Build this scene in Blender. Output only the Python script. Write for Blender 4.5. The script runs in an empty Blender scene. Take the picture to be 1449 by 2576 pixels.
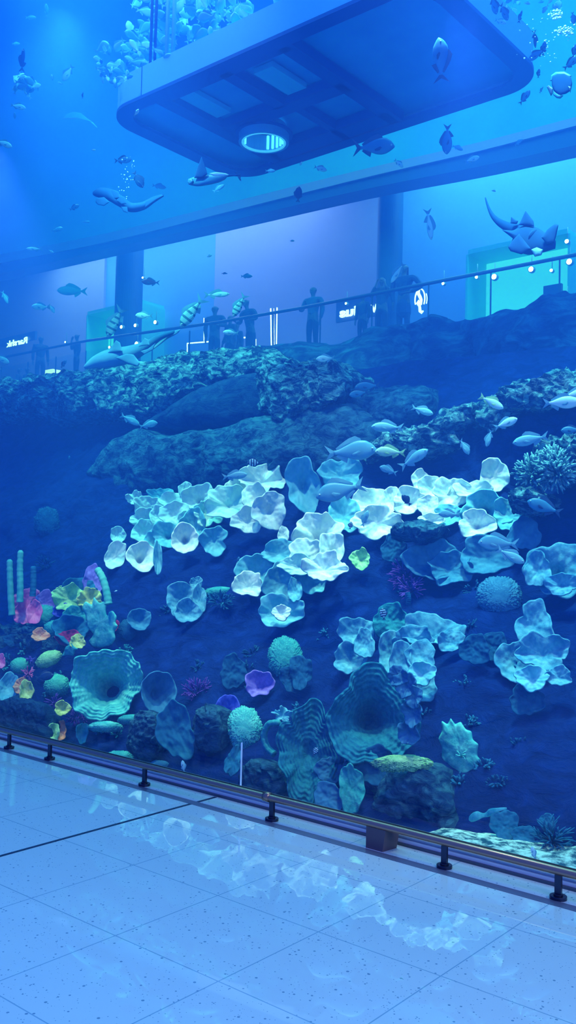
import bpy, bmesh, math, random
from mathutils import Vector, Matrix, noise
import numpy as np
sc = bpy.context.scene
C = sc.collection
R = random.Random(7)
PI = math.pi

# ------------------------------------------------------------------ camera
FPX = 2312.0
EYE = Vector((0, 0, 1.6))
M = Matrix(((0.76706767, 0.00832412, 0.64151219), (0.64116301, -0.04539039, -0.76606117), (0.0227417, 0.99893464, -0.04015462)))
cd = bpy.data.cameras.new('camera'); cam = bpy.data.objects.new('camera', cd); C.objects.link(cam)
cd.sensor_fit = 'VERTICAL'; cd.sensor_height = 24; cd.sensor_width = 24; cd.lens = 24 * FPX / 2576; cd.clip_end = 200; cd.clip_start = .05
cam.matrix_world = Matrix.Translation(EYE) @ M.to_4x4()
sc.camera = cam
CR = M @ Vector((1, 0, 0)); CU = M @ Vector((0, 1, 0)); CF = M @ Vector((0, 0, -1))
def ray(px, py): return M @ Vector((px - 724.5, -(py - 1288.0), -FPX))
def at(px, py, Y): r = ray(px, py); return EYE + r * (Y / r.y)
def atz(px, py, z): r = ray(px, py); return EYE + r * ((z - 1.6) / r.z)
def mpp(p): return (p - EYE).dot(CF) / FPX          # metres per pixel at that distance

# ------------------------------------------------------------------ materials
def nm(name):
    m = bpy.data.materials.new(name); m.use_nodes = True
    return m, m.node_tree.nodes, m.node_tree.links, m.node_tree.nodes['Principled BSDF']
def sset(b, k, v):
    if k in b.inputs: b.inputs[k].default_value = v
def plain(name, col, rough=.5, metal=0, spec=.4):
    m, N, L, b = nm(name); b.inputs['Base Color'].default_value = (*col, 1); b.inputs['Roughness'].default_value = rough
    b.inputs['Metallic'].default_value = metal; sset(b, 'Specular IOR Level', spec); return m
def emis(name, col, s):
    m, N, L, b = nm(name); sset(b, 'Emission Color', (*col, 1)); sset(b, 'Emission Strength', s); b.inputs['Base Color'].default_value = (*col, 1); return m
def noisy(name, c1, c2, scale=8, detail=6, rough=.8, bump=.4, lo=.35, hi=.65, c3=None, spec=.15, dist=.02, sp_dark=False):
    m, N, L, b = nm(name)
    tc = N.new('ShaderNodeTexCoord'); n = N.new('ShaderNodeTexNoise'); n.inputs['Scale'].default_value = scale; n.inputs['Detail'].default_value = detail
    n.inputs['Roughness'].default_value = .65
    L.new(tc.outputs['Object'], n.inputs['Vector'])
    r = N.new('ShaderNodeValToRGB'); r.color_ramp.elements[0].position = lo; r.color_ramp.elements[1].position = hi
    r.color_ramp.elements[0].color = (*c1, 1); r.color_ramp.elements[1].color = (*c2, 1)
    if sp_dark: e = r.color_ramp.elements.new(lo * .82); e.color = (*[q * .55 for q in c1], 1); r.color_ramp.elements[0].color = (*[q * .8 for q in c1], 1) if False else (*[q * .55 for q in c1], 1); e.color = (*c1, 1)
    if c3: e = r.color_ramp.elements.new((lo + hi) / 2); e.color = (*c3, 1)
    L.new(n.outputs['Fac'], r.inputs['Fac']); L.new(r.outputs['Color'], b.inputs['Base Color'])
    bp = N.new('ShaderNodeBump'); bp.inputs['Strength'].default_value = bump; bp.inputs['Distance'].default_value = dist
    L.new(n.outputs['Fac'], bp.inputs['Height']); L.new(bp.outputs['Normal'], b.inputs['Normal'])
    b.inputs['Roughness'].default_value = rough; sset(b, 'Specular IOR Level', spec)
    return m
CM = {}
def cmat(k, a, b, s=9, bump=.35, **kw): CM[k] = noisy('coral_' + k, a, b, s, bump=bump, spec=.08, sp_dark=True, **kw)
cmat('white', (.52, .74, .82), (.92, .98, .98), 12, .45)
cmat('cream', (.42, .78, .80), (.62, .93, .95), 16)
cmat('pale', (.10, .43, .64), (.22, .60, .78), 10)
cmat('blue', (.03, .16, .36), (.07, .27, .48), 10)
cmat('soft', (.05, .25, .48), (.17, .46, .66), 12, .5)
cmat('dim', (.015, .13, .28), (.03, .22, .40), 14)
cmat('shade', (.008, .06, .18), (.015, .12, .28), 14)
cmat('teal', (.02, .30, .36), (.08, .48, .50), 20, .6)
cmat('sea', (.04, .42, .48), (.18, .70, .66), 14, .5)
cmat('deep_teal', (.01, .14, .26), (.03, .28, .38), 22, .6)
cmat('green', (.05, .44, .36), (.14, .66, .48), 16, .4)
cmat('lime', (.22, .55, .25), (.48, .85, .45), 18, .4)
cmat('yellow', (.45, .55, .14), (.75, .85, .40), 18, .3)
cmat('pink', (.75, .10, .42), (1.0, .30, .62), 9, .2)
cmat('violet', (.20, .12, .60), (.35, .25, .85), 14, .3)
cmat('indigo', (.06, .07, .6), (.12, .16, .9), 10, .2)
cmat('purple', (.10, .04, .35), (.22, .08, .55), 26, .6)
cmat('orange', (.85, .28, .14), (1.0, .50, .35), 16, .3)
cmat('red', (.30, .02, .10), (.45, .04, .18), 16, .3)
cmat('tube', (.06, .42, .42), (.14, .58, .52), 10, .3)
cmat('crust', (.02, .13, .22), (.34, .78, .82), 15, 1.0, lo=.40, hi=.64)

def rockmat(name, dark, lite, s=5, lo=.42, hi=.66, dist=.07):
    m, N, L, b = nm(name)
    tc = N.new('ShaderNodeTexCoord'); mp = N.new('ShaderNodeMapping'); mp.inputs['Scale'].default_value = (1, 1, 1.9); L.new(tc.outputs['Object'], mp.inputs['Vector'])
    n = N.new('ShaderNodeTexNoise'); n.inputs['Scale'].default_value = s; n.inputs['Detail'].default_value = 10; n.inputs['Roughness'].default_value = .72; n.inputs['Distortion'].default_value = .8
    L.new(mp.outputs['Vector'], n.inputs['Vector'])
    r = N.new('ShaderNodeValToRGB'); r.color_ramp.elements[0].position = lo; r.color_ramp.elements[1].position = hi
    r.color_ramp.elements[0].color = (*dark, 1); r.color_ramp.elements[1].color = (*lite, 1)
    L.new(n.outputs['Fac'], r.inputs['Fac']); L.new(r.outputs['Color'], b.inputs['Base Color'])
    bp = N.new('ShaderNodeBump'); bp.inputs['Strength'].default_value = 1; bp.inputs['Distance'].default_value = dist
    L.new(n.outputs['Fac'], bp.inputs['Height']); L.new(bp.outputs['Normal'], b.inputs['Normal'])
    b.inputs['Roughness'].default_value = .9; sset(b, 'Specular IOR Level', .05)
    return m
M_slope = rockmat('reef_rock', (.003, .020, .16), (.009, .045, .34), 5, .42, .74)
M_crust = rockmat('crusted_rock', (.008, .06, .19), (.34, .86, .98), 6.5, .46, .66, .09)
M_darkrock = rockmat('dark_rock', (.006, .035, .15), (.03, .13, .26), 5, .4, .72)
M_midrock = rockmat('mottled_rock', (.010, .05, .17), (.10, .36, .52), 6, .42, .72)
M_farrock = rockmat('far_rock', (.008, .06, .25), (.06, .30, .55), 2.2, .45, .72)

# ------------------------------------------------------------------ helpers
def tag(o, label=None, cat=None, group=None, kind=None):
    if label: o['label'] = label
    if cat: o['category'] = cat
    if group: o['group'] = group
    if kind: o['kind'] = kind
    return o
def link(name, me, mat=None, parent=None, smooth=True):
    o = bpy.data.objects.new(name, me); C.objects.link(o)
    if mat: me.materials.append(mat)
    if smooth and len(me.polygons): me.polygons.foreach_set('use_smooth', [True] * len(me.polygons))
    if parent: o.parent = parent
    return o
def mesh(name, vs, fs, mat=None, parent=None, smooth=True):
    me = bpy.data.meshes.new(name); me.from_pydata([tuple(v) for v in vs], [], fs); me.update()
    return link(name, me, mat, parent, smooth)
def empty(name, loc, label, cat, group=None, rot=None):
    o = bpy.data.objects.new(name, None); C.objects.link(o); o.empty_display_size = .1
    o.matrix_world = Matrix.Translation(loc) @ (rot.to_4x4() if rot else Matrix.Identity(4))
    return tag(o, label, cat, group)
def box_data(lo, hi):
    x0, y0, z0 = lo; x1, y1, z1 = hi
    v = [(x0, y0, z0), (x1, y0, z0), (x1, y1, z0), (x0, y1, z0), (x0, y0, z1), (x1, y0, z1), (x1, y1, z1), (x0, y1, z1)]
    f = [(0, 3, 2, 1), (4, 5, 6, 7), (0, 1, 5, 4), (1, 2, 6, 5), (2, 3, 7, 6), (3, 0, 4, 7)]
    return v, f
def box(name, lo, hi, mat, parent=None, bevel=0):
    v, f = box_data(lo, hi); o = mesh(name, v, f, mat, parent, False)
    if bevel: b = o.modifiers.new('b', 'BEVEL'); b.width = bevel; b.segments = 2
    return o
def boxes(name, lst, mat, parent=None):
    V, F = [], []
    for lo, hi in lst:
        v, f = box_data(lo, hi); k = len(V); V += v; F += [tuple(i + k for i in q) for q in f]
    return mesh(name, V, F, mat, parent, False)
def frame_from(p, a_deg=0, yaw=0, flip=False):
    """axes: x = heading, z = up, y = side; heading turned a_deg in the view plane at p then yaw towards the viewer"""
    a = math.radians(a_deg); T = (EYE - p).normalized()
    Rr = (CR - T * CR.dot(T)).normalized(); U = T.cross(Rr)
    f = Rr * math.cos(a) + U * math.sin(a); u = -Rr * math.sin(a) + U * math.cos(a)
    if (u.z < 0) != flip: u = -u
    y = math.radians(yaw); f2 = f * math.cos(y) + T * math.sin(y)
    s = u.cross(f2).normalized()
    return Matrix((f2, s, u)).transposed()
def tube(name, pts, rad, mat, parent=None, seg=10, caps=True, flat=1.0, up=None):
    pts = [Vector(p) for p in pts]; n = len(pts); V = []; F = []
    if not hasattr(rad, '__len__'): rad = [rad] * n
    pu = None
    for i, p in enumerate(pts):
        t = (pts[min(i + 1, n - 1)] - pts[max(i - 1, 0)]).normalized()
        u = (up or Vector((0, 0, 1)))
        if pu is not None and up is None: u = pu
        if abs(t.dot(u)) > .98: u = Vector((0, 1, 0))
        a = (u - t * u.dot(t)).normalized(); b = t.cross(a); pu = a
        for k in range(seg):
            th = 2 * PI * k / seg; V.append(p + a * math.cos(th) * rad[i] + b * math.sin(th) * rad[i] * flat)
    for i in range(n - 1):
        for k in range(seg):
            F.append((i * seg + k, i * seg + (k + 1) % seg, (i + 1) * seg + (k + 1) % seg, (i + 1) * seg + k))
    if caps: F.append(tuple(range(seg - 1, -1, -1))); F.append(tuple((n - 1) * seg + k for k in range(seg)))
    if name is None: return V, F
    return mesh(name, V, F, mat, parent)
def cyl(name, c, r, h, mat, parent=None, seg=32, r2=None):
    r2 = r if r2 is None else r2
    V = []; F = []
    prof = [(0, 0), (r * .97, 0), (r, h * .08), (r2, h * .9), (r2 * .96, h), (0, h)]
    for (q, z) in prof[1:-1]:
        for k in range(seg): V.append((c[0] + q * math.cos(2 * PI * k / seg), c[1] + q * math.sin(2 * PI * k / seg), c[2] + z))
    for i in range(3):
        for k in range(seg): F.append((i * seg + k, i * seg + (k + 1) % seg, (i + 1) * seg + (k + 1) % seg, (i + 1) * seg + k))
    F.append(tuple(range(seg - 1, -1, -1))); F.append(tuple(3 * seg + k for k in range(seg)))
    o = mesh(name, V, F, mat, parent, False); return o
def fr(p, o=4, h=1.0): return noise.fractal(p, h, 2.1, o)
def resample(pts, n):
    pts = [Vector(p) for p in pts]; m = len(pts); d = [0]
    for i in range(m): d.append(d[-1] + (pts[(i + 1) % m] - pts[i]).length)
    out = []; j = 0
    for k in range(n):
        s = d[-1] * k / n
        while d[j + 1] < s: j += 1
        t = (s - d[j]) / max(1e-9, d[j + 1] - d[j]); out.append(pts[j].lerp(pts[(j + 1) % m], t))
    return out
def pillow(name, out_px, Y, front, back, mat, parent=None, n=72, rings=16, amp=.08, fs=1.5, up=.0, rough=.0, power=.5, tilt=0, ctr=None, soft=0):
    """a solid lump whose outline in the plane at distance Y is given; thickness front/back metres. Returned with its origin at its centre."""
    W = [at(x, y, Y) for x, y in out_px]; W = resample(W, n)
    for _ in range(soft): W = [(W[q - 1] + W[q] + W[(q + 1) % n]) / 3 for q in range(n)]
    c = at(*ctr, Y) if ctr else sum(W, Vector()) / n
    V = []; F = []
    dv = (EYE - c).normalized()
    def add(side, th):
        base = len(V); Ws = W
        for _ in range(6): Ws = [(Ws[q - 2] + Ws[q - 1] + Ws[q] + Ws[(q + 1) % n] + Ws[(q + 2) % n]) / 5 for q in range(n)]
        for i in range(1, rings + 1):
            t = i / rings
            for w, w2 in zip(W, Ws):
                p = c + (w2.lerp(w, t ** 3) - c) * t
                h = (1 - t ** 2.4) ** power * th
                if side < 0: p = p + dv * h + Vector((0, 0, up * h * .3))
                else: p = p + Vector((0, h, 0))
                p.y += tilt * (p.z - c.z)
                if amp:
                    q = p * fs
                    k = amp * (.35 if i == rings else 1)
                    p = p + Vector((fr(q + Vector((5, 0, 0))), fr(q), fr(q + Vector((0, 9, 0))))) * k
                    if rough: p = p + Vector((0, -1, .6)) * noise.noise(q * 7) * rough
                V.append(p)
        V.append(c + Vector((0, th, 0)) if side > 0 else c + dv * th + Vector((0, 0, up * th * .3)))
        ci = len(V) - 1
        for i in range(rings - 1):
            for k in range(n):
                a, b = base + i * n + k, base + i * n + (k + 1) % n
                q = (a, b, b + n, a + n)
                F.append(q if side > 0 else q[::-1])
        for k in range(n):
            q = (ci, base + k, base + (k + 1) % n); F.append(q[::-1] if side > 0 else q)
        return base
    b0 = add(-1, front); b1 = add(1, back)
    # weld rims
    r0 = b0 + (rings - 1) * n; r1 = b1 + (rings - 1) * n
    mp = {r1 + k: r0 + k for k in range(n)}
    F = [tuple(mp.get(i, i) for i in f) for f in F]
    o = mesh(name, [v - c for v in V], F, mat, parent); o.location = c
    return o
def spline(pts, n):
    P = [Vector(p) for p in pts]; out = []
    m = len(P) - 1
    for k in range(n):
        t = k / (n - 1) * m; i = min(int(t), m - 1); u = t - i
        p0, p1, p2, p3 = P[max(i - 1, 0)], P[i], P[i + 1], P[min(i + 2, m)]
        out.append(.5 * ((2 * p1) + (p2 - p0) * u + (2 * p0 - 5 * p1 + 4 * p2 - p3) * u * u + (3 * p1 - p0 - 3 * p2 + p3) * u ** 3))
    return out
def interp(x, xs, ys): return float(np.interp(x, xs, ys))

# ================================================================== MALL FLOOR AND RAIL
def floor_mat():
    m, N, L, b = nm('terrazzo')
    geo = N.new('ShaderNodeNewGeometry'); sep = N.new('ShaderNodeSeparateXYZ'); L.new(geo.outputs['Position'], sep.inputs[0])
    def mth(op, a, bb=None, clamp=False):
        n = N.new('ShaderNodeMath'); n.operation = op; n.use_clamp = clamp
        for i, v in enumerate((a, bb)):
            if v is None: continue
            if isinstance(v, (int, float)): n.inputs[i].default_value = v
            else: L.new(v, n.inputs[i])
        return n.outputs[0]
    def joint(o, off, step, w):
        q = mth('DIVIDE', mth('SUBTRACT', o, off), step); f = mth('FRACT', mth('ADD', q, 100.5))
        return mth('LESS_THAN', mth('ABSOLUTE', mth('SUBTRACT', f, .5)), w / step)
    j = mth('MAXIMUM', joint(sep.outputs[0], -4.149, .587, .0028), joint(sep.outputs[1], 2.512, .6, .0028))
    def specks(scale, thr, seed):
        v = N.new('ShaderNodeTexVoronoi'); v.inputs['Scale'].default_value = scale
        mp = N.new('ShaderNodeMapping'); mp.inputs['Location'].default_value = (seed, seed * .7, 0); L.new(geo.outputs['Position'], mp.inputs['Vector']); L.new(mp.outputs[0], v.inputs['Vector'])
        s2 = N.new('ShaderNodeSeparateColor'); L.new(v.outputs['Color'], s2.inputs[0])
        return mth('MULTIPLY', mth('LESS_THAN', v.outputs['Distance'], mth('MULTIPLY', s2.outputs[1], .34)), mth('GREATER_THAN', s2.outputs[0], thr))
    sp = mth('MAXIMUM', specks(55, .80, 3.1), specks(120, .80, 7.7))
    no = N.new('ShaderNodeTexNoise'); no.inputs['Scale'].default_value = 1.3; no.inputs['Detail'].default_value = 3; L.new(geo.outputs['Position'], no.inputs['Vector'])
    cr = N.new('ShaderNodeMix'); cr.data_type = 'RGBA'; cr.inputs[6].default_value = (.60, .63, .66, 1); cr.inputs[7].default_value = (.70, .71, .70, 1); L.new(no.outputs['Fac'], cr.inputs[0])
    m1 = N.new('ShaderNodeMix'); m1.data_type = 'RGBA'; m1.inputs[7].default_value = (.10, .22, .32, 1); L.new(cr.outputs[2], m1.inputs[6]); L.new(mth('MULTIPLY', sp, .8), m1.inputs[0])
    m2 = N.new('ShaderNodeMix'); m2.data_type = 'RGBA'; m2.inputs[7].default_value = (.22, .36, .45, 1); L.new(m1.outputs[2], m2.inputs[6]); L.new(mth('MULTIPLY', j, .8), m2.inputs[0])
    L.new(m2.outputs[2], b.inputs['Base Color']); b.inputs['Roughness'].default_value = .012; sset(b, 'Specular IOR Level', .8)
    return m
o = mesh('floor', [(-14, -3, 0), (6, -3, 0), (6, 4.38, 0), (-14, 4.38, 0), (-14, -3, -.2), (6, -3, -.2), (6, 4.38, -.2), (-14, 4.38, -.2)],
         [(0, 1, 2, 3), (7, 6, 5, 4), (0, 4, 5, 1), (1, 5, 6, 2), (2, 6, 7, 3), (3, 7, 4, 0)], floor_mat(), None, False)
tag(o, 'pale speckled terrazzo tile floor in front of the aquarium', 'floor', kind='structure')
M_joint = plain('dark_joint', (.008, .02, .07), .4)
tag(box('trim_1', (-4.162, -1, .0), (-4.140, 4.30, .0015), M_joint), 'wide dark expansion joint crossing the tiled floor', 'floor joint', kind='structure')
M_railshade = plain('rail_shadow_strip', (.16, .17, .24), .28, .3)  # the rail's soft shadow on the floor, put in as a grey violet strip
tag(box('rail_shade_strip', (-14, 4.075, 0), (6, 4.135, .002), M_railshade), 'grey violet strip along the rail feet in place of the rail shadow', 'floor strip', kind='structure')
M_steel = plain('brushed_steel', (.80, .80, .84), .4, .0)
M_steeld = plain('dark_steel', (.10, .12, .16), .3, .8)
tag(boxes('trim_3', [((-14, 4.33, 0), (6, 4.38, .03)), ((-14, 4.345, .03), (6, 4.38, .052)), ((-14, 4.32, .052), (6, 4.38, .085))], M_steel), 'brushed steel channel holding the foot of the aquarium pane', 'glass channel', kind='structure')
tag(box('trim_4', (-14, 4.31, 0), (6, 4.33, .012), M_steeld), 'dark seal strip at the foot of the steel channel', 'seal strip', kind='structure')
M_bronze = plain('bronze_rail', (.42, .24, .17), .26, .7)
M_post = plain('post_metal', (.05, .06, .10), .28, .85)
rail = empty('bumper_rail', Vector((-3.5, 4.17, 0)), 'low bronze bumper rail on short posts in front of the aquarium glass', 'rail')
def railpart(name, o): o.parent = rail; o.matrix_parent_inverse = rail.matrix_world.inverted(); return o
def railprof(y, z, ry, rz, seg=16):
    V = []; F = []
    for x in (-14, 6):
        for k in range(seg):
            t = 2 * PI * k / seg; V.append((x, y + ry * math.cos(t), z + rz * math.sin(t)))
    for k in range(seg): F.append((k, (k + 1) % seg, seg + (k + 1) % seg, seg + k))
    return V, F + [tuple(range(seg))[::-1], tuple(range(seg, 2 * seg))]
RZ = .130
v, f = railprof(4.17, RZ, .026, .021); railpart('', mesh('rail_tube', v, f, M_bronze))
v, f = railprof(4.175, RZ + .0205, .009, .004); railpart('', mesh('rail_insert', v, f, plain('black_insert', (.01, .01, .015), .4)))
for px, py in ((683, 2064), (1113, 2185), (1397, 2266), (363, 1976), (118, 1912), (10, 1885)):
    q = atz(px, py, 0); x = q.x
    po = box('post', (x - .016, 4.162, 0), (x + .016, 4.178, RZ - .012), M_post); railpart('', po)
    fo = cyl('post_foot', (x, 4.17, 0), .040, .016, M_post); fo.parent = po
    fo = cyl('foot_collar', (x, 4.17, .016), .022, .008, M_post, seg=20); fo.parent = po
x = atz(683, 2064, 0).x
railpart('', tube('rail_sleeve', [(x - .06, 4.17, RZ), (x - .015, 4.17, RZ)], .0285, M_bronze, None, 18))
q = atz(980, 2122, 0)
hx = q.x
V = [(hx - .055, 4.15, .02), (hx + .052, 4.15, .02), (hx + .07, 4.26, .02), (hx - .055, 4.26, .02), (hx - .055, 4.15, .115), (hx + .07, 4.15, .115), (hx + .09, 4.26, .115), (hx - .055, 4.26, .115)]
jb = mesh('floor_box', V, [(0, 3, 2, 1), (4, 5, 6, 7), (0, 1, 5, 4), (1, 2, 6, 5), (2, 3, 7, 6), (3, 0, 4, 7)], plain('box_brown', (.12, .085, .10), .5), None, False)
for vv in jb.data.vertices: vv.co.z = 0 if vv.co.z < .05 else vv.co.z
tag(jb, 'small dark brown junction box fixed under the bumper rail', 'junction box')

# glass
def glassmat(name, refl=.05, tint=(1, 1, 1)):
    m, N, L, b = nm(name); N.remove(b)
    tr = N.new('ShaderNodeBsdfTransparent'); tr.inputs[0].default_value = (*tint, 1)
    gl = N.new('ShaderNodeBsdfGlossy'); gl.inputs['Roughness'].default_value = .0; gl.inputs[0].default_value = (1, 1, 1, 1)
    lw = N.new('ShaderNodeLayerWeight'); lw.inputs[0].default_value = .5
    pw = N.new('ShaderNodeMath'); pw.operation = 'POWER'; pw.inputs[1].default_value = 4; L.new(lw.outputs['Facing'], pw.inputs[0])
    mu = N.new('ShaderNodeMath'); mu.operation = 'MULTIPLY_ADD'; mu.inputs[1].default_value = .4; mu.inputs[2].default_value = refl * .4; L.new(pw.outputs[0], mu.inputs[0])
    mx = N.new('ShaderNodeMixShader'); L.new(mu.outputs[0], mx.inputs[0]); L.new(tr.outputs[0], mx.inputs[1]); L.new(gl.outputs[0], mx.inputs[2])
    L.new(mx.outputs[0], N['Material Output'].inputs['Surface']); return m
M_glass = glassmat('acrylic')
tag(box('window_1', (-45, 4.38, 0.0), (6, 4.44, 20), M_glass), 'huge clear acrylic aquarium window rising from the floor rail', 'aquarium window', kind='structure')
xs = atz(602, 2040, .0).x
xs = at(602, 1990, 4.36).x
jz = at(602, 1868, 4.36).z
tag(box('trim_5', (xs - .0014, 4.365, .085), (xs + .0014, 4.379, jz), plain('joint_bead', (.75, .9, .95), .3)), 'thin pale vertical joint bead low on the aquarium glass', 'glass joint', kind='structure')

# water
m, N, L, b = nm('water'); N.remove(b)
WS = dict(sc=(.03, .165, 1.0), sd=.085, ab=(.0, .88, 1.0), ad=.060)
s_ = N.new('ShaderNodeVolumeScatter'); s_.inputs['Color'].default_value = (*WS['sc'], 1); s_.inputs['Density'].default_value = WS['sd']; s_.inputs['Anisotropy'].default_value = 0.0
a_ = N.new('ShaderNodeVolumeAbsorption'); a_.inputs['Color'].default_value = (*WS['ab'], 1); a_.inputs['Density'].default_value = WS['ad']
ad = N.new('ShaderNodeAddShader'); L.new(s_.outputs[0], ad.inputs[0]); L.new(a_.outputs[0], ad.inputs[1]); L.new(ad.outputs[0], N['Material Output'].inputs['Volume'])
tag(box('water', (-44.9, 4.45, -.6), (2, 18.0, 15.8), m), 'clear blue water filling the aquarium tank', 'water', kind='structure')

# ================================================================== TANK SHELL
M_tank = noisy('tank_paint', (.08, .42, .88), (.10, .50, .95), .5, 3, .8, .1)
sand = plain('tank_floor', (.01, .05, .10), .9)
tag(box('floor_tank', (-45, 4.46, -.75), (2, 18.2, -.55), sand), 'dark floor of the aquarium tank', 'tank floor', kind='structure')
HT = [(-60, 655), (30, 640), (280, 590), (560, 520), (900, 435), (1200, 365), (1449, 300), (1600, 262)]
HB = [(-60, 700), (0, 690), (280, 625), (560, 560), (900, 480), (1200, 420), (1449, 365), (1600, 335)]
def band(name, top, bot, Y0, Y1, mat, kind='structure', label=None, cat=None):
    n = 40; T = spline([at(x, y, Y0) for x, y in top], n); B = spline([at(x, y, Y0) for x, y in bot], n); V = []; F = []
    for t, b_ in zip(T, B):
        V += [(t.x, Y0, t.z), (b_.x, Y0, b_.z), (b_.x, Y1, b_.z), (t.x, Y1, t.z)]
    for i in range(n - 1):
        for k in range(4):
            a = i * 4 + k; c = i * 4 + (k + 1) % 4; F.append((a, c, c + 4, a + 4))
    F += [(3, 2, 1, 0), (4 * n - 4, 4 * n - 3, 4 * n - 2, 4 * n - 1)]
    return tag(mesh(name, V, F, mat, None, False), label, cat, kind=kind)
# upper back wall, its lower edge follows the reflected band
n = 40; T = spline([at(x, y, 18.1) for x, y in HT], n); V = []; F = []
T = [Vector((-45, 18.1, T[0].z + .3))] + T + [Vector((2, 18.1, T[-1].z - .6))]
for t in T: V += [(t.x, 18.1, t.z), (t.x, 18.1, 26), (t.x, 18.4, 26), (t.x, 18.4, t.z)]
for i in range(len(T) - 1):
    for k in range(4):
        a = i * 4 + k; c = i * 4 + (k + 1) % 4; F.append((a, a + 4, c + 4, c))
tag(mesh('wall_back', V, F, M_tank, None, False), 'blue painted back wall of the tank above the reflected gallery', 'tank wall', kind='structure')
tag(box('wall_lower_back', (-45, 18.2, -.7), (2, 18.5, 6.35), M_tank), 'blue back wall of the tank below the reflected gallery', 'tank wall', kind='structure')
tag(box('wall_left', (-45.3, 4.46, -.7), (-45, 18.4, 26), M_tank), 'far end wall of the aquarium tank', 'tank wall', kind='structure')
M_lil = plain('reflected_band_lilac', (.5, .30, .7), .5); M_reflband = plain('reflected_band_blue', (.015, .06, .25), .6)  # solid bulkhead and lip built in place of ceiling bands reflected in the glass
band('reflected_ceiling_band', HT, HB, 17.98, 18.6, M_reflband, label='dark blue curved band above the gallery in place of a reflected ceiling band', cat='bulkhead')
band('reflected_ceiling_lip', [(x, y - 6) for x, y in HT], [(x, y + 16) for x, y in HT], 17.90, 17.97, M_lil, label='pale lilac lip above the dark blue band in place of a reflected ceiling band', cat='trim')

# ================================================================== GALLERY: MALL REFLECTED IN THE GLASS, BUILT AS SOLID ROOM BEHIND THE TANK
RP = [(-27.5, 16.95), (-24.31, 17.0), (-22.65, 17.28), (-19.32, 17.6), (-16.08, 17.96), (-13.9, 18.15), (-11.66, 18.19), (-9.62, 18.19), (-7.6, 18.19), (-4, 18.19)]
RP = [(x, 18.25) for x, y in RP]
ZG = 6.75
def gal(px, py, Y): return at(px, py, Y)
M_gfl = plain('reflected_gallery_floor', (.08, .12, .30), .4)
tag(box('reflected_floor_raised', (-48, 18.45, 6.75), (-20.6, 21.9, 7.02), M_gfl), 'raised part of the reflected upper gallery floor by the rounded shop sign', 'floor', kind='structure')
tag(box('reflected_floor_gallery', (-48, 18.2, ZG - .4), (0, 24, ZG), M_gfl), 'upper gallery floor slab of the reflected mall, built behind the tank', 'floor', kind='structure')
M_lw = plain('lilac_wall', (.40, .34, .70), .8); M_aw = plain('azure_wall', (.14, .34, .80), .8)
xw = at(540, 700, 22).x; xw2 = at(975, 600, 22).x; xw0 = at(262, 700, 22).x
tag(box('reflected_wall_lilac', (-55, 22, ZG), (xw0, 22.2, 13.5), M_lw), 'lilac rear wall of the reflected gallery behind the shop sign', 'wall', kind='structure')
tag(box('wall_gallery_azure', (xw0, 22.1, ZG), (xw, 22.3, 13.5), M_aw), 'azure rear wall of the gallery around the small teal shop', 'wall', kind='structure')
tag(box('wall_gallery_middle', (xw, 22, ZG), (xw2, 22.2, 13.5), M_lw), 'lilac rear wall of the gallery between the two columns', 'wall', kind='structure')
tag(box('wall_gallery_right', (xw2, 22.1, ZG), (0, 22.3, 13.5), M_aw), 'azure rear wall of the gallery beside the teal shop', 'wall', kind='structure')
tag(box('reflected_ceiling_gallery', (-55, 18.7, 13.5), (0, 24, 13.7), plain('reflected_gallery_ceiling', (.3, .35, .6), .8)), 'ceiling of the reflected upper gallery', 'ceiling', kind='structure')
M_col = plain('column_blue', (.01, .09, .30), .6)
for i, (pa, pb, lab) in enumerate(((945, 1012, 'reflected round dark blue column between the serif sign and the round emblem'), (296, 352, 'reflected round dark blue column above the small teal shop'))):
    a, b_ = at(pa, 760, 19.6), at(pb, 760, 19.6); r = (b_.x - a.x) / 2 * .8
    tag(cyl('column', ((a.x + b_.x) / 2, 19.6, ZG), r, 6.7, M_col, seg=40), lab, 'column', kind='structure')
# railing
M_hr = plain('handrail_dark', (.01, .05, .16), .4); M_rg = glassmat('rail_glass', tint=(.86, .93, 1))
rg = empty('glass_railing', Vector((-15, 18.3, ZG)), 'long glass railing with dark handrail along the gallery edge', 'railing')
def rp(o): o.parent = rg; o.matrix_parent_inverse = rg.matrix_world.inverted(); return o
rp(tube('handrail', [(-48, 18.33, ZG + 1.5), (-24, 18.33, ZG + 1.42), (-21, 18.33, ZG + 1.30), (-18, 18.33, ZG + 1.18), (-15, 18.33, ZG + 1.13), (0, 18.33, ZG + 1.13)], .044, M_hr, None, 12))
for i in range(18):
    x = -32 + i * 1.6
    rp(box('glass_panel', (x, 18.32, ZG + .03), (x + 1.57, 18.335, ZG + 1.07), M_rg))
    rp(box('post', (x + 1.572, 18.315, ZG), (x + 1.598, 18.345, ZG + 1.1), M_hr))
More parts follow.
